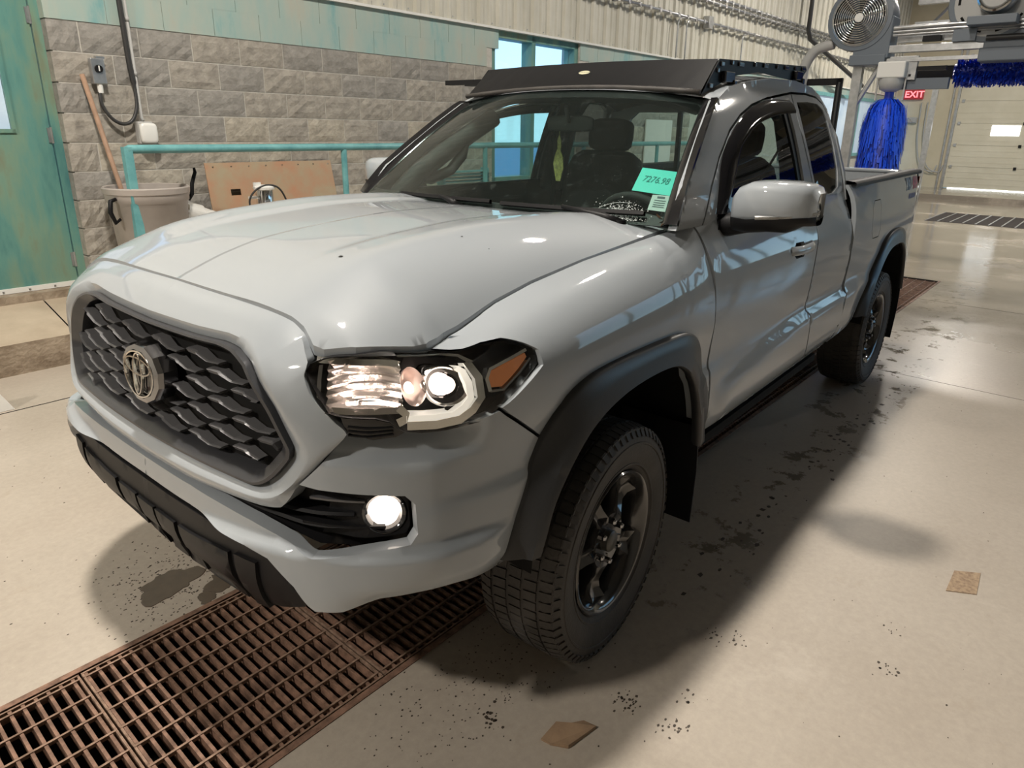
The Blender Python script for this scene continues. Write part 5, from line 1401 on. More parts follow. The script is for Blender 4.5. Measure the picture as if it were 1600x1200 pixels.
def seg(a_hi, a_lo, rows_, parent, off):
    # courses of blocks from a_hi down to a_lo
    for r_ in rows_:
        z = Z0-BH*(r_+1)+G_/2; a = a_hi; first = (r_+off) % 2 == 0
        while a > a_lo+.02:
            L_ = BL/2 if first else BL
            if first: first = False
            if a-L_ < a_lo-.02:
                rem = a-a_lo; 
                if rem > .05: place_block(blk_mesh(rnd.randint(1, 999), rem-G_, BH-G_, M['block'][rnd.randint(0, 2)], nx=3), a_lo, z, parent)
                break
            # upper courses darker, lower ones tan
            if r_ < 3: ch = [0, 2, 3, 5, 6, 8][rnd.randint(0, 5)]
            else: ch = [0, 1, 3, 4, 6, 7, 2][rnd.randint(0, 6)]
            place_block(bm_full[ch] if L_ == BL else bm_half[rnd.randint(0, 2)], a-L_+G_/2, z, parent)
            a -= L_
seg(AE, -4.645, range(0, 10), wall, 0)
seg(-4.645, -6.32, range(7, 10), wall, 1)
seg(-6.32, -9.5, range(0, 7), wall, 0)
# painted courses
for r_, z in ((0, Z0+.002), (1, Z0+.2)):
    a = AE
    while a > -21:
        L_ = BL*2 if a < -8 else BL
        if r_ == 1 and a == AE: L_ = BL/2
        if not (-6.33 < a-L_/2 < -4.62):
            me = tb_full[0] if abs(L_-BL) < 1e-6 else blk_mesh(61, L_-.004, BH-.004, M['teal_block'], 0, 1, 1)
            place_block(me, a-L_+.002, z, wall, WN+.004)
        a -= L_
# white flashing and ribbed steel cladding above
mb = MB(); wb(-21.5, 8, WN-.05, WN+.035, 2.652, 2.675, mb); struct(mb.build('trim_flashing', 'white_paint'))
clad = struct(wb(-22.5, 8, WN-.12, WN-.06, 2.66, 6.7).build('wall_left_upper', 'mortar'))
def sheet(a0, L_, z0, z1):
    prof = []; x = 0
    npr = round(L_/.1524)
    for i in range(npr):
        big = i % 2 == 0
        w_, d_ = (.030, .034) if big else (.018, .012)
        c = .1524*i+.076
        prof += [(x, 0), (c-w_-.014, 0), (c-w_+.006, d_), (c+w_-.006, d_), (c+w_+.014, 0)]; x = .1524*(i+1)
    prof.append((L_, 0))
    mb = MB(); mb.grid([[(p, q, z0) for p, q in prof], [(p, q, z1) for p, q in prof]]); mb.f = [tuple(reversed(f)) for f in mb.f]
    me = bpy.data.meshes.new('cladding_sheet'); me.from_pydata([tuple(v) for v in mb.v], [], mb.f); me.materials.append(M['cladding']); me.update(); return me
SH = .9144; shm = sheet(0, SH, 2.66, 6.7)
a = 3.4
while a > -22.4:
    o = bpy.data.objects.new('cladding_sheet', shm); COL.objects.link(o); o.parent = clad; o.matrix_local = Matrix.Translation(W(a-SH, WN-.055+.045, 0)) @ Matrix.Rotation(WYAW, 4, 'Z'); a -= SH
# bolt heads along the foot of the sheets
mb = MB()
for i in range(120): wb(1-.1524*i-.006, 1-.1524*i+.006, WN+.0, WN+.006, 2.70, 2.712, mb)
o = mb.build('screw', 'galv', clad); o['kind'] = 'stuff'

# --- window in the block wall
mb = MB()
for a0, a1, z0, z1 in ((-6.32,-6.24,.94,2.655),(-4.725,-4.645,.94,2.655),(-6.32,-4.645,.94,1.02),(-6.32,-4.645,2.575,2.655),(-5.45,-5.38,.94,2.655)): wb(a0, a1, WN-.20, WN-.03, z0, z1, mb)
wf = struct(mb.build('window_1', 'teal_door', bevel=.004))
mb = MB(); wb(-6.24, -4.72, WN-.13, WN-.12, 1.02, 2.575, mb); g1 = mb.build('pane', 'window_glass', wf)
# ground and far things outside the window
M['snow'] = mat('bright_ground', (.55, .57, .58), .9)
mb = MB(); mb.add([(-90, -60, -.3), (30, -60, -.3), (30, -4.6, -.3), (-90, -4.6, -.3)], [(0,1,2,3)]); mb.add([(-90, 6.3, -.3), (30, 6.3, -.3), (30, 60, -.3), (-90, 60, -.3)], [(0,1,2,3)]); struct(mb.build('floor_outside', 'snow'))

# --- steel door at the left
DN = WN-.115
mb = MB()
wb(-.225, -.165, DN-.06, DN+.02, .38, 2.62, mb); wb(.955, 1.015, DN-.06, DN+.02, .38, 2.62, mb); wb(-.225, 1.015, DN-.06, DN+.02, 2.56, 2.62, mb)
dj = struct(mb.build('door_1', 'teal_door', bevel=.003))
mb = MB(); wb(-.160, .950, DN-.045, DN-.002, .405, 2.555, mb)
leaf = panel_mb([ccw([(-.160,.405),(.950,.405),(.950,2.555),(-.160,2.555)]), ccw([(.10,1.53),(.72,1.53),(.72,2.36),(.10,2.36)])[::-1]], lambda a, z, d: W(-a+.79, DN-.002+d, z), .4, .043)
leaf.build('door_leaf', 'teal_door', dj)
mb = MB(); 
for a0, a1, z0, z1 in ((.05,.74,1.505,1.53),(.05,.74,2.36,2.385),(.045,.07,1.505,2.385),(.69,.715,1.505,2.385)): wb(a0, a1, DN-.01, DN+.010, z0, z1, mb)
mb.build('window_frame', 'teal_door', dj)
M['frosted'] = mat('frosted_glass', (.55, .66, .75), .35, noise_scale=2, col2=(.35, .48, .62), emis=(.55, .68, .85), es=.22)  # weak emission put in as daylight behind the panes
mb = MB(); wb(.06, .70, DN-.03, DN-.02, 1.52, 2.37, mb); mb.build('window_pane', 'frosted', dj)
for z in (.60, 1.49, 2.27):
    mb = MB(); mb.tube([W(-.163, DN+.012, z-.055), W(-.163, DN+.012, z+.055)], .010, 8); wb(-.185,-.140,DN+.0,DN+.008,z-.05,z+.05,mb); mb.build('hinge', 'galv', dj)
mb = MB(); wb(-.165, .955, DN-.01, DN+.012, .405, .440, mb); mb.build('sweep', 'white_paint', dj)
for i in range(6): mb = MB(); wb(.0+.16*i-.006, .0+.16*i+.006, DN+.012, DN+.016, .416, .428, mb); mb.build('rivet', 'galv', dj)
mb = MB(); wb(-.225, 1.2, DN-.30, DN+.10, .30, .402, mb); struct(mb.build('trim_threshold', 'curb'))

# --- things along the wall
def bin_():
    e = empty('rubbish_bin', W(-.585, -3.585, .315), WYAW, 'large grey round plastic bin with black handles behind the teal rail', 'bin'); e.scale = (.97, .97, 1.08)
    mb = MB(); mb.lathe([(.001,.0),(.215,.0),(.225,.02),(.272,.665),(.285,.675),(.288,.72),(.296,.725),(.300,.760),(.292,.768),(.280,.764),(.276,.70),(.262,.66),(.215,.03),(.001,.03)], 40); mb.build('body', 'can', e, smooth=True, auto=50)
    for sg in (1, -1):
        mb = MB(); a_ = .4 if sg > 0 else .15
        R_ = .29; c, s_ = math.cos(a_)*sg, math.sin(a_)
        if sg > 0: pts = [(R_*c-.0, R_*s_, .70), (R_*c+.04, R_*s_+.01, .69), (R_*c+.055, R_*s_+.02, .62), (R_*c+.03, R_*s_+.02, .55), (R_*c-.01, R_*s_, .57)]
        else: pts = [(R_*c, R_*s_, .66), (R_*c-.03, R_*s_, .70), (R_*c-.04, R_*s_, .77), (R_*c-.075, R_*s_, .85), (R_*c-.07, R_*s_, .88)]
        mb.tube(pts, [.012,.016,.016,.014,.010], 8); mb.build('handle', 'black_satin', e, smooth=True)
bin_()
mb = MB(); mb.tube([W(-.560,-3.62,.32), W(-.375,-3.862,1.905)], .0165, 10); tag(mb.build('broom_handle', 'wood', smooth=True), 'long wooden pole leaning on the wall out of the grey bin', 'pole')
# rusted sheet leaning on the wall
def leanT(a, z, d):
    t = (z-.42)/.86; return W(a, -3.745-.125*t+.0+d, z)
hole = [(1.325,1.015),(1.325,1.068),(1.435,1.068),(1.435,1.012),(1.37,1.005),(1.335,.86)]
P = [(1.165,.42),(2.42,.42),(2.372,1.275),(1.168,1.278)]
h2 = [(1.352,1.010),(1.352,1.062),(1.440,1.062),(1.440,1.010)]
holes = []
for i in range(8):
    cx_ = 1.235+.158*i; holes.append([(cx_+.008*math.cos(-2*math.pi*k/8), 1.245+.008*math.sin(-2*math.pi*k/8)) for k in range(8)])
mb = panel_mb([ccw(P), ccw(h2)[::-1]]+holes, lambda a, z, d: leanT(-a, z, d), .12, .006)
tag(mb.build('rusted_sheet', 'rust_panel'), 'rusted orange steel sheet with a row of bolt holes leaning on the wall', 'metal sheet')
def pump():
    e = empty('filter_housing', W(-1.50, -3.56, .262), WYAW, 'chrome cylinder with white cap and black hose before the rusted sheet', 'filter')
    mb = MB(); mb.lathe([(.001,.0),(.13,0),(.13,.02),(.03,.03),(.03,.60),(.001,.60)], 20); mb.build('stand', 'galv', e, auto=40)
    mb = MB(); mb.lathe([(.001,.60),(.066,.60),(.070,.62),(.070,.80),(.062,.815),(.001,.815)], 28); mb.build('canister', 'chrome', e, auto=40)
    mb = MB(); mb.lathe([(.001,.815),(.085,.812),(.088,.83),(.075,.845),(.001,.85)], 28); mb.box(.03,.09,-.01,.01,.83,.87); mb.box(.06,.14,-.012,.012,.74,.76); mb.build('cap', 'white_paint', e, auto=40)
    mb = MB(); mb.tube(crv([Vector(q) for q in ((.145,.02,.62),(.15,.03,.74),(.09,.05,.82),(0,.07,.85),(-.10,.06,.82),(-.17,.04,.72),(-.20,.03,.60))], 5), .008, 8); mb.build('hose', 'cable', e, smooth=True)
pump()
def tote():
    e = empty('plastic_crate', W(-1.16, -3.55, .262), WYAW, 'grey plastic crate mostly hidden behind the hood', 'crate')
    mb = MB(); mb.box(-.24,.24,-.17,.17,0,.02); 
    for x0, x1, y0, y1 in ((-.24,-.22,-.17,.17),(.22,.24,-.17,.17),(-.24,.24,-.17,-.15),(-.24,.24,.15,.17)): mb.box(x0,x1,y0,y1,0,.52)
    mb.box(-.25,.25,-.18,.18,.50,.525); mb.build('box', 'can', e, bevel=.004)
tote()
def canister():
    e = empty('white_canister', W(-.87, -3.60, .895), WYAW, 'dirty white plastic canister lying tilted beside the bin', 'canister')
    T = lambda x, y, z: (lambda c, s_: (-(z*c-x*s_), y, -(z*s_)-x*c+.03))(math.cos(.32), math.sin(.32))
    mb = MB(); mb.lathe([(.001,-.13),(.085,-.13),(.092,-.12),(.092,-.02),(.084,-.01),(.084,.09),(.070,.11),(.060,.26),(.001,.26)], 28, T); mb.build('body', 'white_paint', e, auto=40)
    mb = MB(); mb.lathe([(.094,-.12),(.098,-.118),(.098,-.100),(.094,-.098)], 28, T); mb.build('rim_band', 'pvc', e, auto=40)
    M['tape'] = mat('brown_tape', (.25, .21, .15), .6)
    mb = MB(); mb.lathe([(.0925,-.085),(.094,-.085),(.094,-.035),(.0925,-.035)], 6, T, a0=1.0, a1=1.6); mb.lathe([(.0925,-.085),(.094,-.085),(.094,-.035),(.0925,-.035)], 6, T, a0=1.8, a1=2.3); mb.build('tape', 'tape', e)
    mb = MB(); mb.tube([T(0,0.04,-.13), T(0,.04,-.17)], .012, 8); mb.build('spout', 'white_paint', e)
canister()
# switch box, cables, junction box
e = empty('switch_box', W(-.478, -3.885, 1.83), WYAW, 'grey rotary switch box on the block wall left of the cable', 'switch')
mb = MB(); mb.box(-.045,.045,-.0,.055,.015,.185); mb.build('box', 'blue_grey' if 0 else 'galv', e, bevel=.006)
mb = MB(); mb.tube([(0,.055,.115),(0,.066,.115)], .026, 20); mb.build('dial', 'black_satin', e, auto=40)
mb = MB(); mb.box(-.004,.004,.064,.070,.10,.135); mb.build('pointer', 'white_paint', e)
mb = MB(); mb.box(-.055,-.0,.0,.04,.185,.20); mb.build('hasp', 'galv', e)
mb = MB(); mb.tube([(.0,.028,-.045),(0,.028,.015)], [.018,.020], 12); mb.build('gland', 'white_paint', e, auto=40)
pts = crv([W(-.470,-3.86,1.79), W(-.472,-3.85,1.70), W(-.515,-3.84,1.615), W(-.585,-3.84,1.575), W(-.655,-3.84,1.60), W(-.705,-3.85,1.70), W(-.715,-3.865,1.85), W(-.705,-3.868,2.00), W(-.70,-3.868,2.3), W(-.695,-3.868,2.66)], 6)
mb = MB(); mb.tube(pts, [.013]*37+[.020]*(len(pts)-37), 8); tag(mb.build('power_cable', 'cable', smooth=True), 'thick black cable looping from the ceiling conduit to the switch box', 'cable')
mb = MB(); mb.tube([W(-.735,-3.873,2.66), W(-.735,-3.873,1.62), W(-.74,-3.86,1.60)], .0125, 8); 
for z in (2.3, 1.93): mb.tube([W(-.735,-3.873,z-.015), W(-.735,-3.873,z+.015)], .017, 8)
tag(mb.build('conduit', 'pvc', smooth=True), 'grey conduit running down the block wall beside the black cable', 'conduit')
e = empty('junction_box', W(-.735, -3.885, 1.43), WYAW, 'off-white rounded outlet box at the end of the grey conduit', 'outlet box')
mb = MB(); mb.box(-.055,.055,0,.07,0,.165); mb.build('box', 'pvc', e, bevel=.01)
mb = MB(); rbox(mb, (-.008,.085,.08), .125, .05, .15); mb.build('cover', 'white_paint', e, smooth=True)
# slatted teal heater guard seen through the cab
e = empty('slatted_bench', W(-4.33, -3.70, .26), WYAW, 'small teal slatted vent stand below the window, seen through the windshield', 'vent')
for k in range(5): mb = MB(); mb.box(0,.72,-.05,.05,.72+.035*k,.735+.035*k); mb.build('slat', 'teal_pipe', e)
for x in (.01,.68): mb = MB(); mb.box(x,x+.03,-.05,.05,0,.90); mb.build('post', 'teal_pipe', e)
# light board far along the wall
mb = MB(); wb(-8.85,-8.05,-3.885,-3.865,1.0,1.75,mb); tag(mb.build('wall_board', 'white_paint'), 'pale blank board on the block wall, seen through the cab', 'board')

# --- conduits on the cladding
def runs(pts, r, m, label, name='conduit', cat='conduit', clips=True):
    mb = MB(); mb.tube(pts, r, 7); 
    tag(mb.build(name, m, smooth=True), label, cat)
for z, a0, lab, st_ in ((3.26,-6.6,'lowest long conduit running along the cladding above the roof rack', .28),(3.57,-8.6,'middle long conduit running along the cladding', .24),(3.65,-8.6,'upper long conduit running along the cladding', .24)):
    e = empty('conduit', W(a0+3, -3.80, z), WYAW, lab, 'conduit')
    L_ = 21+a0+3; mb = MB(); mb.tube([(0,0,0), (-L_,0,.02)], .020, 7); mb.build('tube', 'galv', e, smooth=True)
    mb = MB()
    for i in range(int(L_/st_)): mb.box(-.3-st_*i-.03, -.3-st_*i+.03, -.065, .024, -.026, .030)
    o = mb.build('clip', 'galv', e); o['kind'] = 'stuff'
for a_, z1, lab in ((-8.67,2.66,'thin conduit dropping down the cladding left of the box'),(-8.95,2.66,'thin conduit dropping down the cladding beside the first drop'),(-11.0,2.68,'thin conduit dropping down the cladding farther along')):
    runs(crv([W(a_-.25,-3.80,3.25), W(a_-.05,-3.80,3.22), W(a_,-3.80,3.10), W(a_,-3.80,z1)], 5), .012, 'galv', lab)
mb = MB(); wb(-9.75,-9.60,-3.86,-3.76,3.18,3.36,mb); tag(mb.build('junction_box', 'galv'), 'small square metal box on the conduit above the roof rack', 'outlet box')
mb = MB(); mb.tube([W(-13.6,-3.60,6.5), W(-13.6,-3.60,3.55), W(-13.7,-3.58,3.40), W(-17.2,-3.5,2.75), W(-17.4,-3.5,2.70)], .045, 8); tag(mb.build('drain_pipe', 'cable', smooth=True), 'black pipe coming down from the ceiling and bending along the cladding', 'pipe')

# --- far end wall with the sectional door
FA = -22.4; PN = -1.99
mb = MB(); wb(FA-.3, FA, -4.3, -2.25, 0, 6.7, mb); wb(FA-.3, FA, 2.35, 6, 0, 6.7, mb); wb(FA-.3, FA, -2.25, 2.35, 4.35, 6.7, mb); struct(mb.build('wall_back', 'far_wall'))
mb = MB(); wb(FA, FA+2.9, -4.3, 6, 0, .11, mb); struct(mb.build('floor_ramp', 'floor'))
sd = struct(wb(FA-.10, FA-.06, -2.25, 2.35, .11, 4.35).build('door_2', 'far_wall'))
ph = .60
for i in range(7):
    z0 = .13+ph*i; holes = []
    mb = MB(); wb(FA-.06, FA-.01, -2.22, 2.32, z0+.003, z0+ph-.003, mb)
    for j in range(3): wb(FA-.012, FA-.004, -2.22, 2.32, z0+.12+.16*j, z0+.15+.16*j, mb)
    mb.build('door_panel', 'door_panel', sd)
    for n_ in (-2.12, -.55+.0, 1.1):
        mb = MB(); wb(FA-.01, FA+.03, n_-.035, n_+.035, z0+ph-.04, z0+ph+.04, mb); mb.build('hinge', 'galv' if n_ < -2 else 'black_satin', sd)
mb = MB(); wb(FA-.008, FA+.004, -1.30, -.62, 1.60, 1.88, mb); mb.build('door_window', 'daylit', sd, bevel=.03)
mb = MB(); wb(FA-.05, FA+.0, -2.10, .05, .112, .128, mb); mb.build('light_gap', 'daylit', sd)
mb = MB(); wb(FA, FA+.05, -2.29, -2.22, .11, 4.4, mb); wb(FA, FA+.09, -2.40, -2.36, .11, 4.4, mb); struct(mb.build('trim_1', 'galv'))
for i, (n_, lab) in enumerate(((-2.50, 'thin hose hanging nearest the far door track'),(-2.66, 'thin hose hanging second from the far door track'))):
    mb = MB(); mb.tube(crv([W(FA+.1,n_-.5,2.5), W(FA+.1,n_-.45,1.5), W(FA+.1,n_-.25,.75), W(FA+.1,n_+.1,.55), W(FA+.1,n_+.2,.75)], 6), .016, 6); tag(mb.build('hose', 'pvc', smooth=True), lab, 'hose')
e = empty('exit_sign', W(FA+.03, -3.42, 2.58), WYAW, 'red lit exit sign high on the far wall', 'sign')
mb = MB(); mb.box(0,.09,-.27,.27,0,.30); mb.build('box', 'exit_red', e, bevel=.02)
text_mesh('exit_text', 'EXIT', .25, 'exit_txt', e, lambda u, v, w: Vector((.093+w, .215-.0-u+.0-.215+.215, .06+v)) if 0 else Vector((.094+w, -.23+u, .06+v)), ext=.002, bold=.006)
e = empty('emergency_light', W(FA+.02, -3.35, 1.92), WYAW, 'small grey twin-head emergency light on the far wall', 'light')
mb = MB(); mb.box(0,.08,-.14,.14,0,.16); mb.build('box', 'pvc', e, bevel=.02)
for y in (-.08,.08): mb = MB(); mb.tube([(.08,y,.08),(.14,y,.07)], .05, 12); mb.build('lamp_head', 'pvc', e, auto=40)
mb = MB(); wb(-18.0,-17.9,PN-.06,PN+.06,.0,2.72,mb); mb.box(-18.0,-17.9,PN-.14,PN+.14,2.68,2.74,W); tag(mb.build('steel_post', 'galv'), 'slim grey steel post standing before the far wall', 'post')
# glazed opening far along the block wall
mb = MB()
for a0, a1, z0, z1 in ((-20.4,-13.6,1.02,1.10),(-20.4,-13.6,2.42,2.50),(-20.4,-20.3,1.02,2.5),(-13.7,-13.6,1.02,2.5),(-15.3,-15.2,1.02,2.5),(-17.0,-16.9,1.02,2.5),(-18.7,-18.6,1.02,2.5)): wb(a0, a1, WN-.02, WN+.05, z0, z1, mb)
w3 = struct(mb.build('window_3', 'teal_pipe'))
for a0 in (-20.3,-18.6,-16.9,-15.2): mb = MB(); wb(a0+.0, a0+1.55, WN+.0, WN+.012, 1.10, 2.42, mb); mb.build('pane', 'frosted', w3)
# second floor drain at the back
e = empty('drain_grate', W(-14.9, 0, 0.0), WYAW, 'wide floor grate near the far door, in the puddles', 'floor grate')
mb = MB(); mb.box(-1.0,1.0,-.95,2.6,.0004,.003); mb.build('pit_shade', 'trench', e)  # thin black sheet on the floor, painted as the shade of a pit
for i in range(17): mb = MB(); mb.box(-1.0,1.0,-.95+.21*i,-.925+.21*i,.003,.012); mb.build('grate_bar', 'galv', e)

# --- ceiling, remaining walls
mb = MB(); wb(-22.7, 8, -4.3, 6, 6.65, 6.9, mb); struct(mb.build('ceiling', 'ceiling'))
mb = MB()
for a0, a1, z0, z1 in ((-22.7,8,0,1.0),(-22.7,8,3.3,6.7),(-22.7,-19,1.0,3.3),(-12.2,-11.6,1.0,3.3),(-5.0,8,1.0,3.3)): wb(a0, a1, 5.6, 5.8, z0, z1, mb)
M['unseen'] = mat('dark_wall', (.20, .19, .17), .6, noise_scale=1, col2=(.14, .135, .12))  # unseen walls toned dark to hold down bounced light
struct(mb.build('wall_right', 'unseen'))
mb = MB()
for a0, a1 in ((-19,-12.2),(-11.6,-5.0)):
    for q0, q1, z0, z1 in ((a0,a0+.06,1.0,3.3),(a1-.06,a1,1.0,3.3),(a0,a1,1.0,1.06),(a0,a1,3.24,3.3),((a0*2+a1)/3-.03,(a0*2+a1)/3+.03,1.0,3.3),((a0+a1*2)/3-.03,(a0+a1*2)/3+.03,1.0,3.3)): wb(q0, q1, 5.64, 5.72, z0, z1, mb)
struct(mb.build('window_2', 'teal_door'))
mb = MB(); wb(7.8, 8.0, -4.3, 6, 0, 6.7, mb); struct(mb.build('wall_front', 'unseen'))

# ================================================================ wash gantry
GA = -8.0
def gb(a0, a1, n0, n1, z0, z1, mb=None): return wb(GA+a0, GA+a1, n0, n1, z0, z1, mb)
gan = empty('wash_gantry', W(GA, -.9, 0), WYAW, 'galvanised overhead frame of the car wash with posts, beams and tubes', 'gantry')
inv_ = (Matrix.Translation(W(GA, -.9, 0)) @ Matrix.Rotation(WYAW, 4, 'Z')).inverted()
def gpart(mb, name, m, auto=None, bevel=0):
    mb.v = [inv_ @ v for v in mb.v]; return mb.build(name, m, gan, auto=auto, bevel=bevel)
gpart(gb(-.05,.05,-.945,-.84,0,2.52), 'post', 'galv'); gpart(gb(-.05,.05,3.6,3.7,0,2.52), 'post', 'galv')
mb = MB(); mb.tube([W(GA,-.86,1.95), W(GA,-.62,2.45)], .03, 6); gpart(mb, 'brace', 'galv')
gpart(gb(.06,.16,-.55,3.7,2.50,2.58), 'beam', 'galv', bevel=.004)
gpart(gb(.10,.16,-.55,3.7,2.40,2.44), 'beam', 'galv')
gpart(gb(-.05,.05,-.50,3.7,2.62,2.70), 'beam', 'galv')
gpart(gb(-.7,-.6,-.6,3.7,2.25,2.40), 'beam', 'black_satin'); gpart(gb(.0,.1,-.4,.12,2.10,2.22), 'beam', 'blue_grey')
for z, r_ in ((2.72,.018),(2.76,.022),(2.685,.014)): mb = MB(); mb.tube([W(GA+.18,-.52,z), W(GA+.18,.1,z+.005), W(GA+.18,3.6,z-.03)], r_, 8); gpart(mb, 'tube', 'galv', auto=50)
mb = MB(); mb.tube([W(GA+.20,.42,2.60), W(GA+.20,3.6,2.60)], .03, 8); gpart(mb, 'tube', 'cable', auto=50)
mb = gb(.07,.14,-.52,-.22,2.20,2.46); gpart(mb, 'bracket_plate', 'galv', bevel=.004)
for n_, z in ((-.45,2.42),(-.28,2.42),(-.45,2.25),(-.28,2.25)): gpart(gb(.14,.155,n_-.012,n_+.012,z-.012,z+.012), 'bolt', 'black_satin')
gpart(gb(.05,.13,-.22,.08,2.30,2.345), 'arm', 'black_satin'); gpart(gb(.12,.20,-.20,-.02,2.60,2.66), 'arm', 'black_satin')
gpart(gb(.15,.22,.10,.32,2.58,2.70), 'motor_bracket', 'blue_grey')
# roof trusses and catwalk behind
gpart(gb(-2.0,-1.9,-.8,3.7,3.30,3.42), 'beam', 'galv'); gpart(gb(-2.0,-1.9,-.8,3.7,2.98,3.08), 'beam', 'galv')
for k in range(8): mb = MB(); mb.tube([W(GA-1.95,-.6+.5*k,3.05), W(GA-1.95,-.35+.5*k,3.33)], .02, 6); gpart(mb, 'brace', 'galv')
# black rectangular frame and duct elbow at the left
mb = MB(); gb(.0,.06,-1.60,-1.05,2.17,2.25,mb); gb(.0,.06,-1.12,-1.05,1.35,2.25,mb); gpart(mb, 'side_frame', 'black_satin', bevel=.004)
mb = MB(); gb(.06,.10,-1.08,-1.06,1.2,2.2,mb); gpart(mb, 'cable_run', 'cable')
mb = MB(); mb.tube(crv([W(GA+.1,-1.53,1.2), W(GA+.1,-1.53,2.2), W(GA+.1,-1.51,2.42), W(GA+.1,-1.40,2.58), W(GA+.1,-1.20,2.64)], 6), .062, 14)
dct = mb.build('air_duct', 'pvc', smooth=True); tag(dct, 'grey curved pipe bending into the left blower', 'duct')
def blower(n_, z, R, label, motor):
    e = empty('blower', W(GA+.15, n_, z), WYAW, label, 'blower', 'blowers on the wash gantry')
    T = lambda x, y, z_: (z_, x, y)
    # scroll housing: teardrop outline lofted in depth, tilted towards the camera
    prof = []
    for k in range(36):
        a_ = 2*math.pi*k/36; r_ = R*(1.0 if not (0 < a_ < 0) else 1)
        prof.append((r_*math.cos(a_), r_*math.sin(a_)))
    mb = MB(); prof2 = [(y, z_) for y, z_ in prof]
    # square off the lower right into the outlet
    P2 = []
    for y, z_ in prof2:
        if y > .2*R and z_ < 0: P2.append((max(y, 0), z_))
        else: P2.append((y, z_))
    rows = [[(d, y*s_, z_*s_) for y, z_ in P2] for d, s_ in ((-.30,.90),(-.28,.98),(0,1.0),(.03,.97),(.035,.80))]
    mb.grid(rows, closed=True); mb.f.append(tuple(range(36))[::-1]); mb.build('housing', 'blue_grey', e, auto=40)
    mb = MB(); mb.box(-.28,.02,-.02,R*1.02,-R*1.22,.0); mb.box(-.29,.03,-.05,R*.95,-R*1.42,-R*1.10); mb.build('outlet', 'blue_grey', e, bevel=.01)
    mb = MB(); mb.tube([(-.0,R*.9,.2*R),(-.0,R*1.0,-R*1.1)], .012, 6); mb.build('seam', 'galv', e)
    if not motor:
        mb = MB(); mb.lathe([(R*.82,.030),(R*.84,.040),(R*.80,.046),(R*.78,.040)], 40, T); mb.build('guard_ring', 'galv', e, auto=40)
        mb = MB(); mb.lathe([(.001,.0),(R*.78,.0)], 30, T); mb.build('intake', 'cable', e)
        for k in range(11):
            r_ = R*(.12+.066*k); mb = MB(); mb.tube([T(r_*math.cos(2*math.pi*j/32), r_*math.sin(2*math.pi*j/32), .055-.012*(r_/R)**2) for j in range(32)], .0055, 5, closed=True); mb.build('guard_wire', 'chrome', e, smooth=True)
        for k in range(6):
            a_ = math.pi*k/3+.2; mb = MB(); mb.tube([T(0,0,.05), T(R*.8*math.cos(a_), R*.8*math.sin(a_), .045)], .004, 5); mb.build('guard_spoke', 'chrome', e)
        mb = MB(); mb.lathe([(.001,.064),(R*.13,.062),(R*.14,.05)], 20, T); mb.build('guard_cap', 'white_paint', e, auto=40)
        for k in range(7):
            a_ = 2*math.pi*k/7; mb = MB(); mb.add([T(.05*R*math.cos(a_),.05*R*math.sin(a_),.02), T(R*.7*math.cos(a_-.1),R*.7*math.sin(a_-.1),.035), T(R*.7*math.cos(a_+.45),R*.7*math.sin(a_+.45),.005), T(.05*R*math.cos(a_+.6),.05*R*math.sin(a_+.6),.01)], [(0,1,2,3)]); mb.build('fan_blade', 'blue_grey', e)
    else:
        mb = MB(); mb.lathe([(.001,.036),(R*.85,.036),(R*.86,.02)], 40, T); mb.build('face_plate', 'pvc', e)
        for k in range(10):
            a_ = 2*math.pi*k/10; mb = MB(); mb.box(.037,.040,-.012,.012,-.035,.035); mb.v = [Vector((v.x, v.y*math.cos(a_)-v.z*math.sin(a_)+R*.74*math.cos(a_+math.pi), v.y*math.sin(a_)+v.z*math.cos(a_)+R*.74*math.sin(a_+math.pi))) for v in mb.v]; mb.build('slot', 'black_matte', e)
        mb = MB(); mb.lathe([(.001,.26),(R*.34,.26),(R*.40,.24),(R*.42,.20),(R*.42,.04)], 28, lambda x, y, z_: (z_, x+.1*R, y+.05*R)); mb.build('motor', 'galv', e, auto=40)
        mb = MB(); mb.lathe([(.001,.265),(R*.30,.265)], 28, lambda x, y, z_: (z_, x+.1*R, y+.05*R)); mb.build('motor_grille', 'pvc', e)
        mb = MB(); mb.lathe([(R*.40,.262),(R*.36,.272),(R*.33,.265)], 28, lambda x, y, z_: (z_, x+.1*R, y+.05*R)); mb.build('motor_ring', 'chrome', e, auto=40)
        mb = MB(); mb.box(.04,.26,-.42*R,.62*R,-R*.62,-R*.42); mb.build('motor_base', 'blue_grey', e, bevel=.006)
blower(-.92, 2.90, .37, 'round blower with wire fan guard, the left one on the gantry', False)
blower(.42, 2.98, .43, 'round blower with a motor in front, the right one on the gantry', True)
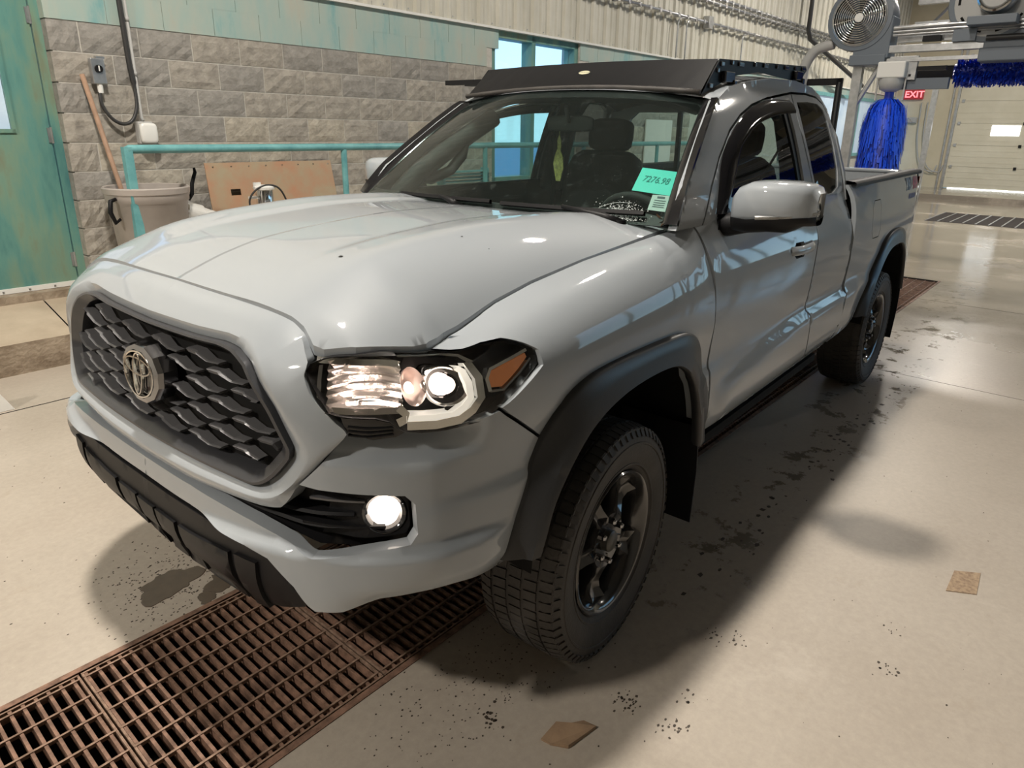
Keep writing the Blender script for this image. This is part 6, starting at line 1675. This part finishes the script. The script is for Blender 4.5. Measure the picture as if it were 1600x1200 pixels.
# hanging vertical brush
def brush():
    e = empty('wash_brush', W(GA+.15, -.46, 1.2), WYAW, 'bright blue vertical wash brush hanging under a white housing', 'brush')
    mb = MB(); mb.box(-.12,.12,-.15,.15,1.02,1.20); mb.build('motor_housing', 'white_paint', e, bevel=.015)
    mb = MB(); mb.lathe([(.001,1.02),(.13,1.02),(.14,.98),(.12,.90),(.06,.87),(.001,.87)], 28); mb.build('bearing', 'pvc', e, auto=50)
    for y in (-.15,.15): mb = MB(); mb.box(-.01,.01,y-.008,y+.008,.78,1.05); mb.build('hanger', 'galv', e)
    mb = MB(); mb.lathe([(.001,.88),(.05,.88),(.05,-.5),(.001,-.5)], 16); mb.build('shaft', 'blue_bristle2', e)
    rnd = random.Random(5)
    for mt, cnt in (('blue_bristle', 3600), ('blue_bristle2', 1500)):
        mb = MB()
        for i in range(cnt):
            a_ = rnd.uniform(0, 2*math.pi); z0 = .80-abs(rnd.gauss(0, .36)) if mt == 'blue_bristle' else rnd.uniform(-.5, .8)
            if z0 < -.5: z0 = rnd.uniform(-.5, .8)
            L_ = rnd.uniform(.16, .36); R1 = rnd.uniform(.16, .26)*(1 if z0 < .70 else .88)
            w_ = .0065; ca, sa = math.cos(a_), math.sin(a_)
            p = []
            for t in (0, .25, .6, 1):
                r_ = .05+(R1-.05)*math.sin(min(t*1.9, math.pi/2)); z_ = z0-L_*t**1.4+.03*math.sin(3*t); p.append((r_*ca-sa*.02*t, r_*sa+ca*.02*t, z_))
            k = len(mb.v)
            for q in p: mb.v += [Vector((q[0]-sa*w_, q[1]+ca*w_, q[2])), Vector((q[0]+sa*w_, q[1]-ca*w_, q[2]))]
            mb.f += [(k+2*j, k+2*j+1, k+2*j+3, k+2*j+2) for j in range(3)]
        o = mb.build('bristles', mt, e); o['kind'] = 'stuff'
brush()
def hbrush():
    e = empty('wash_brush', W(GA-.35, .10, 2.31), WYAW, 'dark blue horizontal roller brush under the gantry beams', 'brush')
    L_ = 3.4; mb = MB(); mb.tube([(0,-.02,0),(0,L_+.1,0)], .085, 12); mb.build('shaft', 'blue_bristle2', e, auto=50)
    rnd = random.Random(9)
    for mt, cnt in (('blue_bristle', 1500), ('blue_bristle2', 7000)):
        mb = MB()
        for i in range(cnt):
            a_ = rnd.uniform(0, 2*math.pi); y0 = rnd.uniform(0, L_); R1 = rnd.uniform(.11, .165); ca, sa = math.cos(a_), math.sin(a_); w_ = .006
            k = len(mb.v)
            for r_, dz in ((.04,0),(R1*.7,-.0),(R1,-.02)):
                for d in (-w_, w_): mb.v.append(Vector((r_*ca, y0+d, r_*sa+dz)))
            mb.f += [(k, k+1, k+3, k+2), (k+2, k+3, k+5, k+4)]
        o = mb.build('bristles', mt, e); o['kind'] = 'stuff'
hbrush()
# white guard board at the lower left
mb = MB(); mb.hexa([W(.655,-2.75,.0), W(1.6,-2.75,.0), W(1.6,-2.71,.0), W(.655,-2.71,.0), W(.80,-2.75,.30), W(1.6,-2.75,.30), W(1.6,-2.71,.30), W(.80,-2.71,.30)]); tag(mb.build('guard_board', 'white_paint', bevel=.003), 'white painted guide board cut off by the left edge of the picture', 'board')
# ---- loose things in the truck
tg_ = empty('air_freshener', (-1.050, -.085, 1.590), 0, 'yellow-green bird-shaped tag hanging on a string from the rear-view mirror', 'air freshener')
M['fresh'] = mat('air_freshener_green', (.30, .30, .08), .7, noise_amt=.6, noise_scale=60)
mb = MB(); P = [(0,-.02),(.012,-.05),(.010,-.09),(.024,-.12),(.028,-.165),(.018,-.20),(.012,-.225),(-.012,-.225),(-.02,-.19),(-.030,-.15),(-.022,-.11),(-.008,-.08),(-.010,-.045)]
n = len(P); mb.add([(.003, a, b) for a, b in P]+[(-.003, a, b) for a, b in P], [tuple(range(n)), tuple(range(n, 2*n))[::-1]]+[(i, (i+1) % n, n+(i+1) % n, n+i) for i in range(n)][::-1]); mb.build('tag', 'fresh', tg_)
mb = MB(); mb.tube([(0,0,.02),(0,0,-.03)], .0015, 5); mb.build('string', 'fresh', tg_)
# teal card leaning inside the glass on the dashboard
cq = [(.645,.150),(.905,.060),(.965,.255),(.745,.335)]
def cardT(u, v, d): return ws(u, v, -.012+d)
CARD = [(.764,.227),(.964,.205),(.983,.373),(.775,.390)]
mb = panel_mb([ccw(CARD)], cardT, .05, .002)
tcard = mb.build('price_card', 'teal_card'); tag(tcard, 'bright teal card with handwritten number 7276.98 inside the windshield', 'card')
def lerp2(P, a, b):
    p0, p1, p2, p3 = P; return ((p0[0]*(1-a)+p1[0]*a)*(1-b)+(p3[0]*(1-a)+p2[0]*a)*b, (p0[1]*(1-a)+p1[1]*a)*(1-b)+(p3[1]*(1-a)+p2[1]*a)*b)
text_mesh('handwriting', '7276.98', .42, 'teal_ink', tcard, lambda u, v, w: cardT(*lerp2(CARD, .13+u*.48, .42+v*.9), .0012), shear=.2)
st_ = [(.870,.104),(.957,.096),(.960,.203),(.872,.205)]
mb = panel_mb([ccw(st_)], lambda u, v, d: ws(u, v, -.010+d), .05, .001); stk = mb.build('service_sticker', 'sticker_white', wsh)
mb = panel_mb([ccw([lerp2(st_, .3, .78), lerp2(st_, .7, .78), lerp2(st_, .7, .90), lerp2(st_, .3, .90)])], lambda u, v, d: ws(u, v, -.0085+d), .05, .0005); mb.build('sticker_print', 'ink', wsh)
for b0 in (.62,.48,.34,.22): 
    mb = panel_mb([ccw([lerp2(st_, .2, b0), lerp2(st_, .8, b0), lerp2(st_, .8, b0+.04), lerp2(st_, .2, b0+.04)])], lambda u, v, d: ws(u, v, -.0085+d), .05, .0005); mb.build('sticker_print', 'ink', wsh)
# dead leaves caught by the pillar foot
M['leaf'] = mat('dead_leaf', (.16, .08, .04), .8)
for k in range(4):
    a = random.uniform(0, 6); x, y = -.490-.010*k, .772-.012*k; r = .016
    mb = MB(); mb.grid([[(x+r*t*math.cos(a)-w_*r*.4*math.sin(a)*math.sin(math.pi*(t+1)/2), y+r*t*math.sin(a)+w_*r*.4*math.cos(a)*math.sin(math.pi*(t+1)/2), 1.302+.006*abs(w_)+.004*k+.01*t) for w_ in (-1,0,1)] for t in (-1,-.5,0,.5,1)])
    o = mb.build('dead_leaf', 'leaf', None, smooth=True); tag(o, 'scrap of brown leaf stuck at the foot of the driver side windshield pillar', 'leaf', 'leaves by the windshield corner')
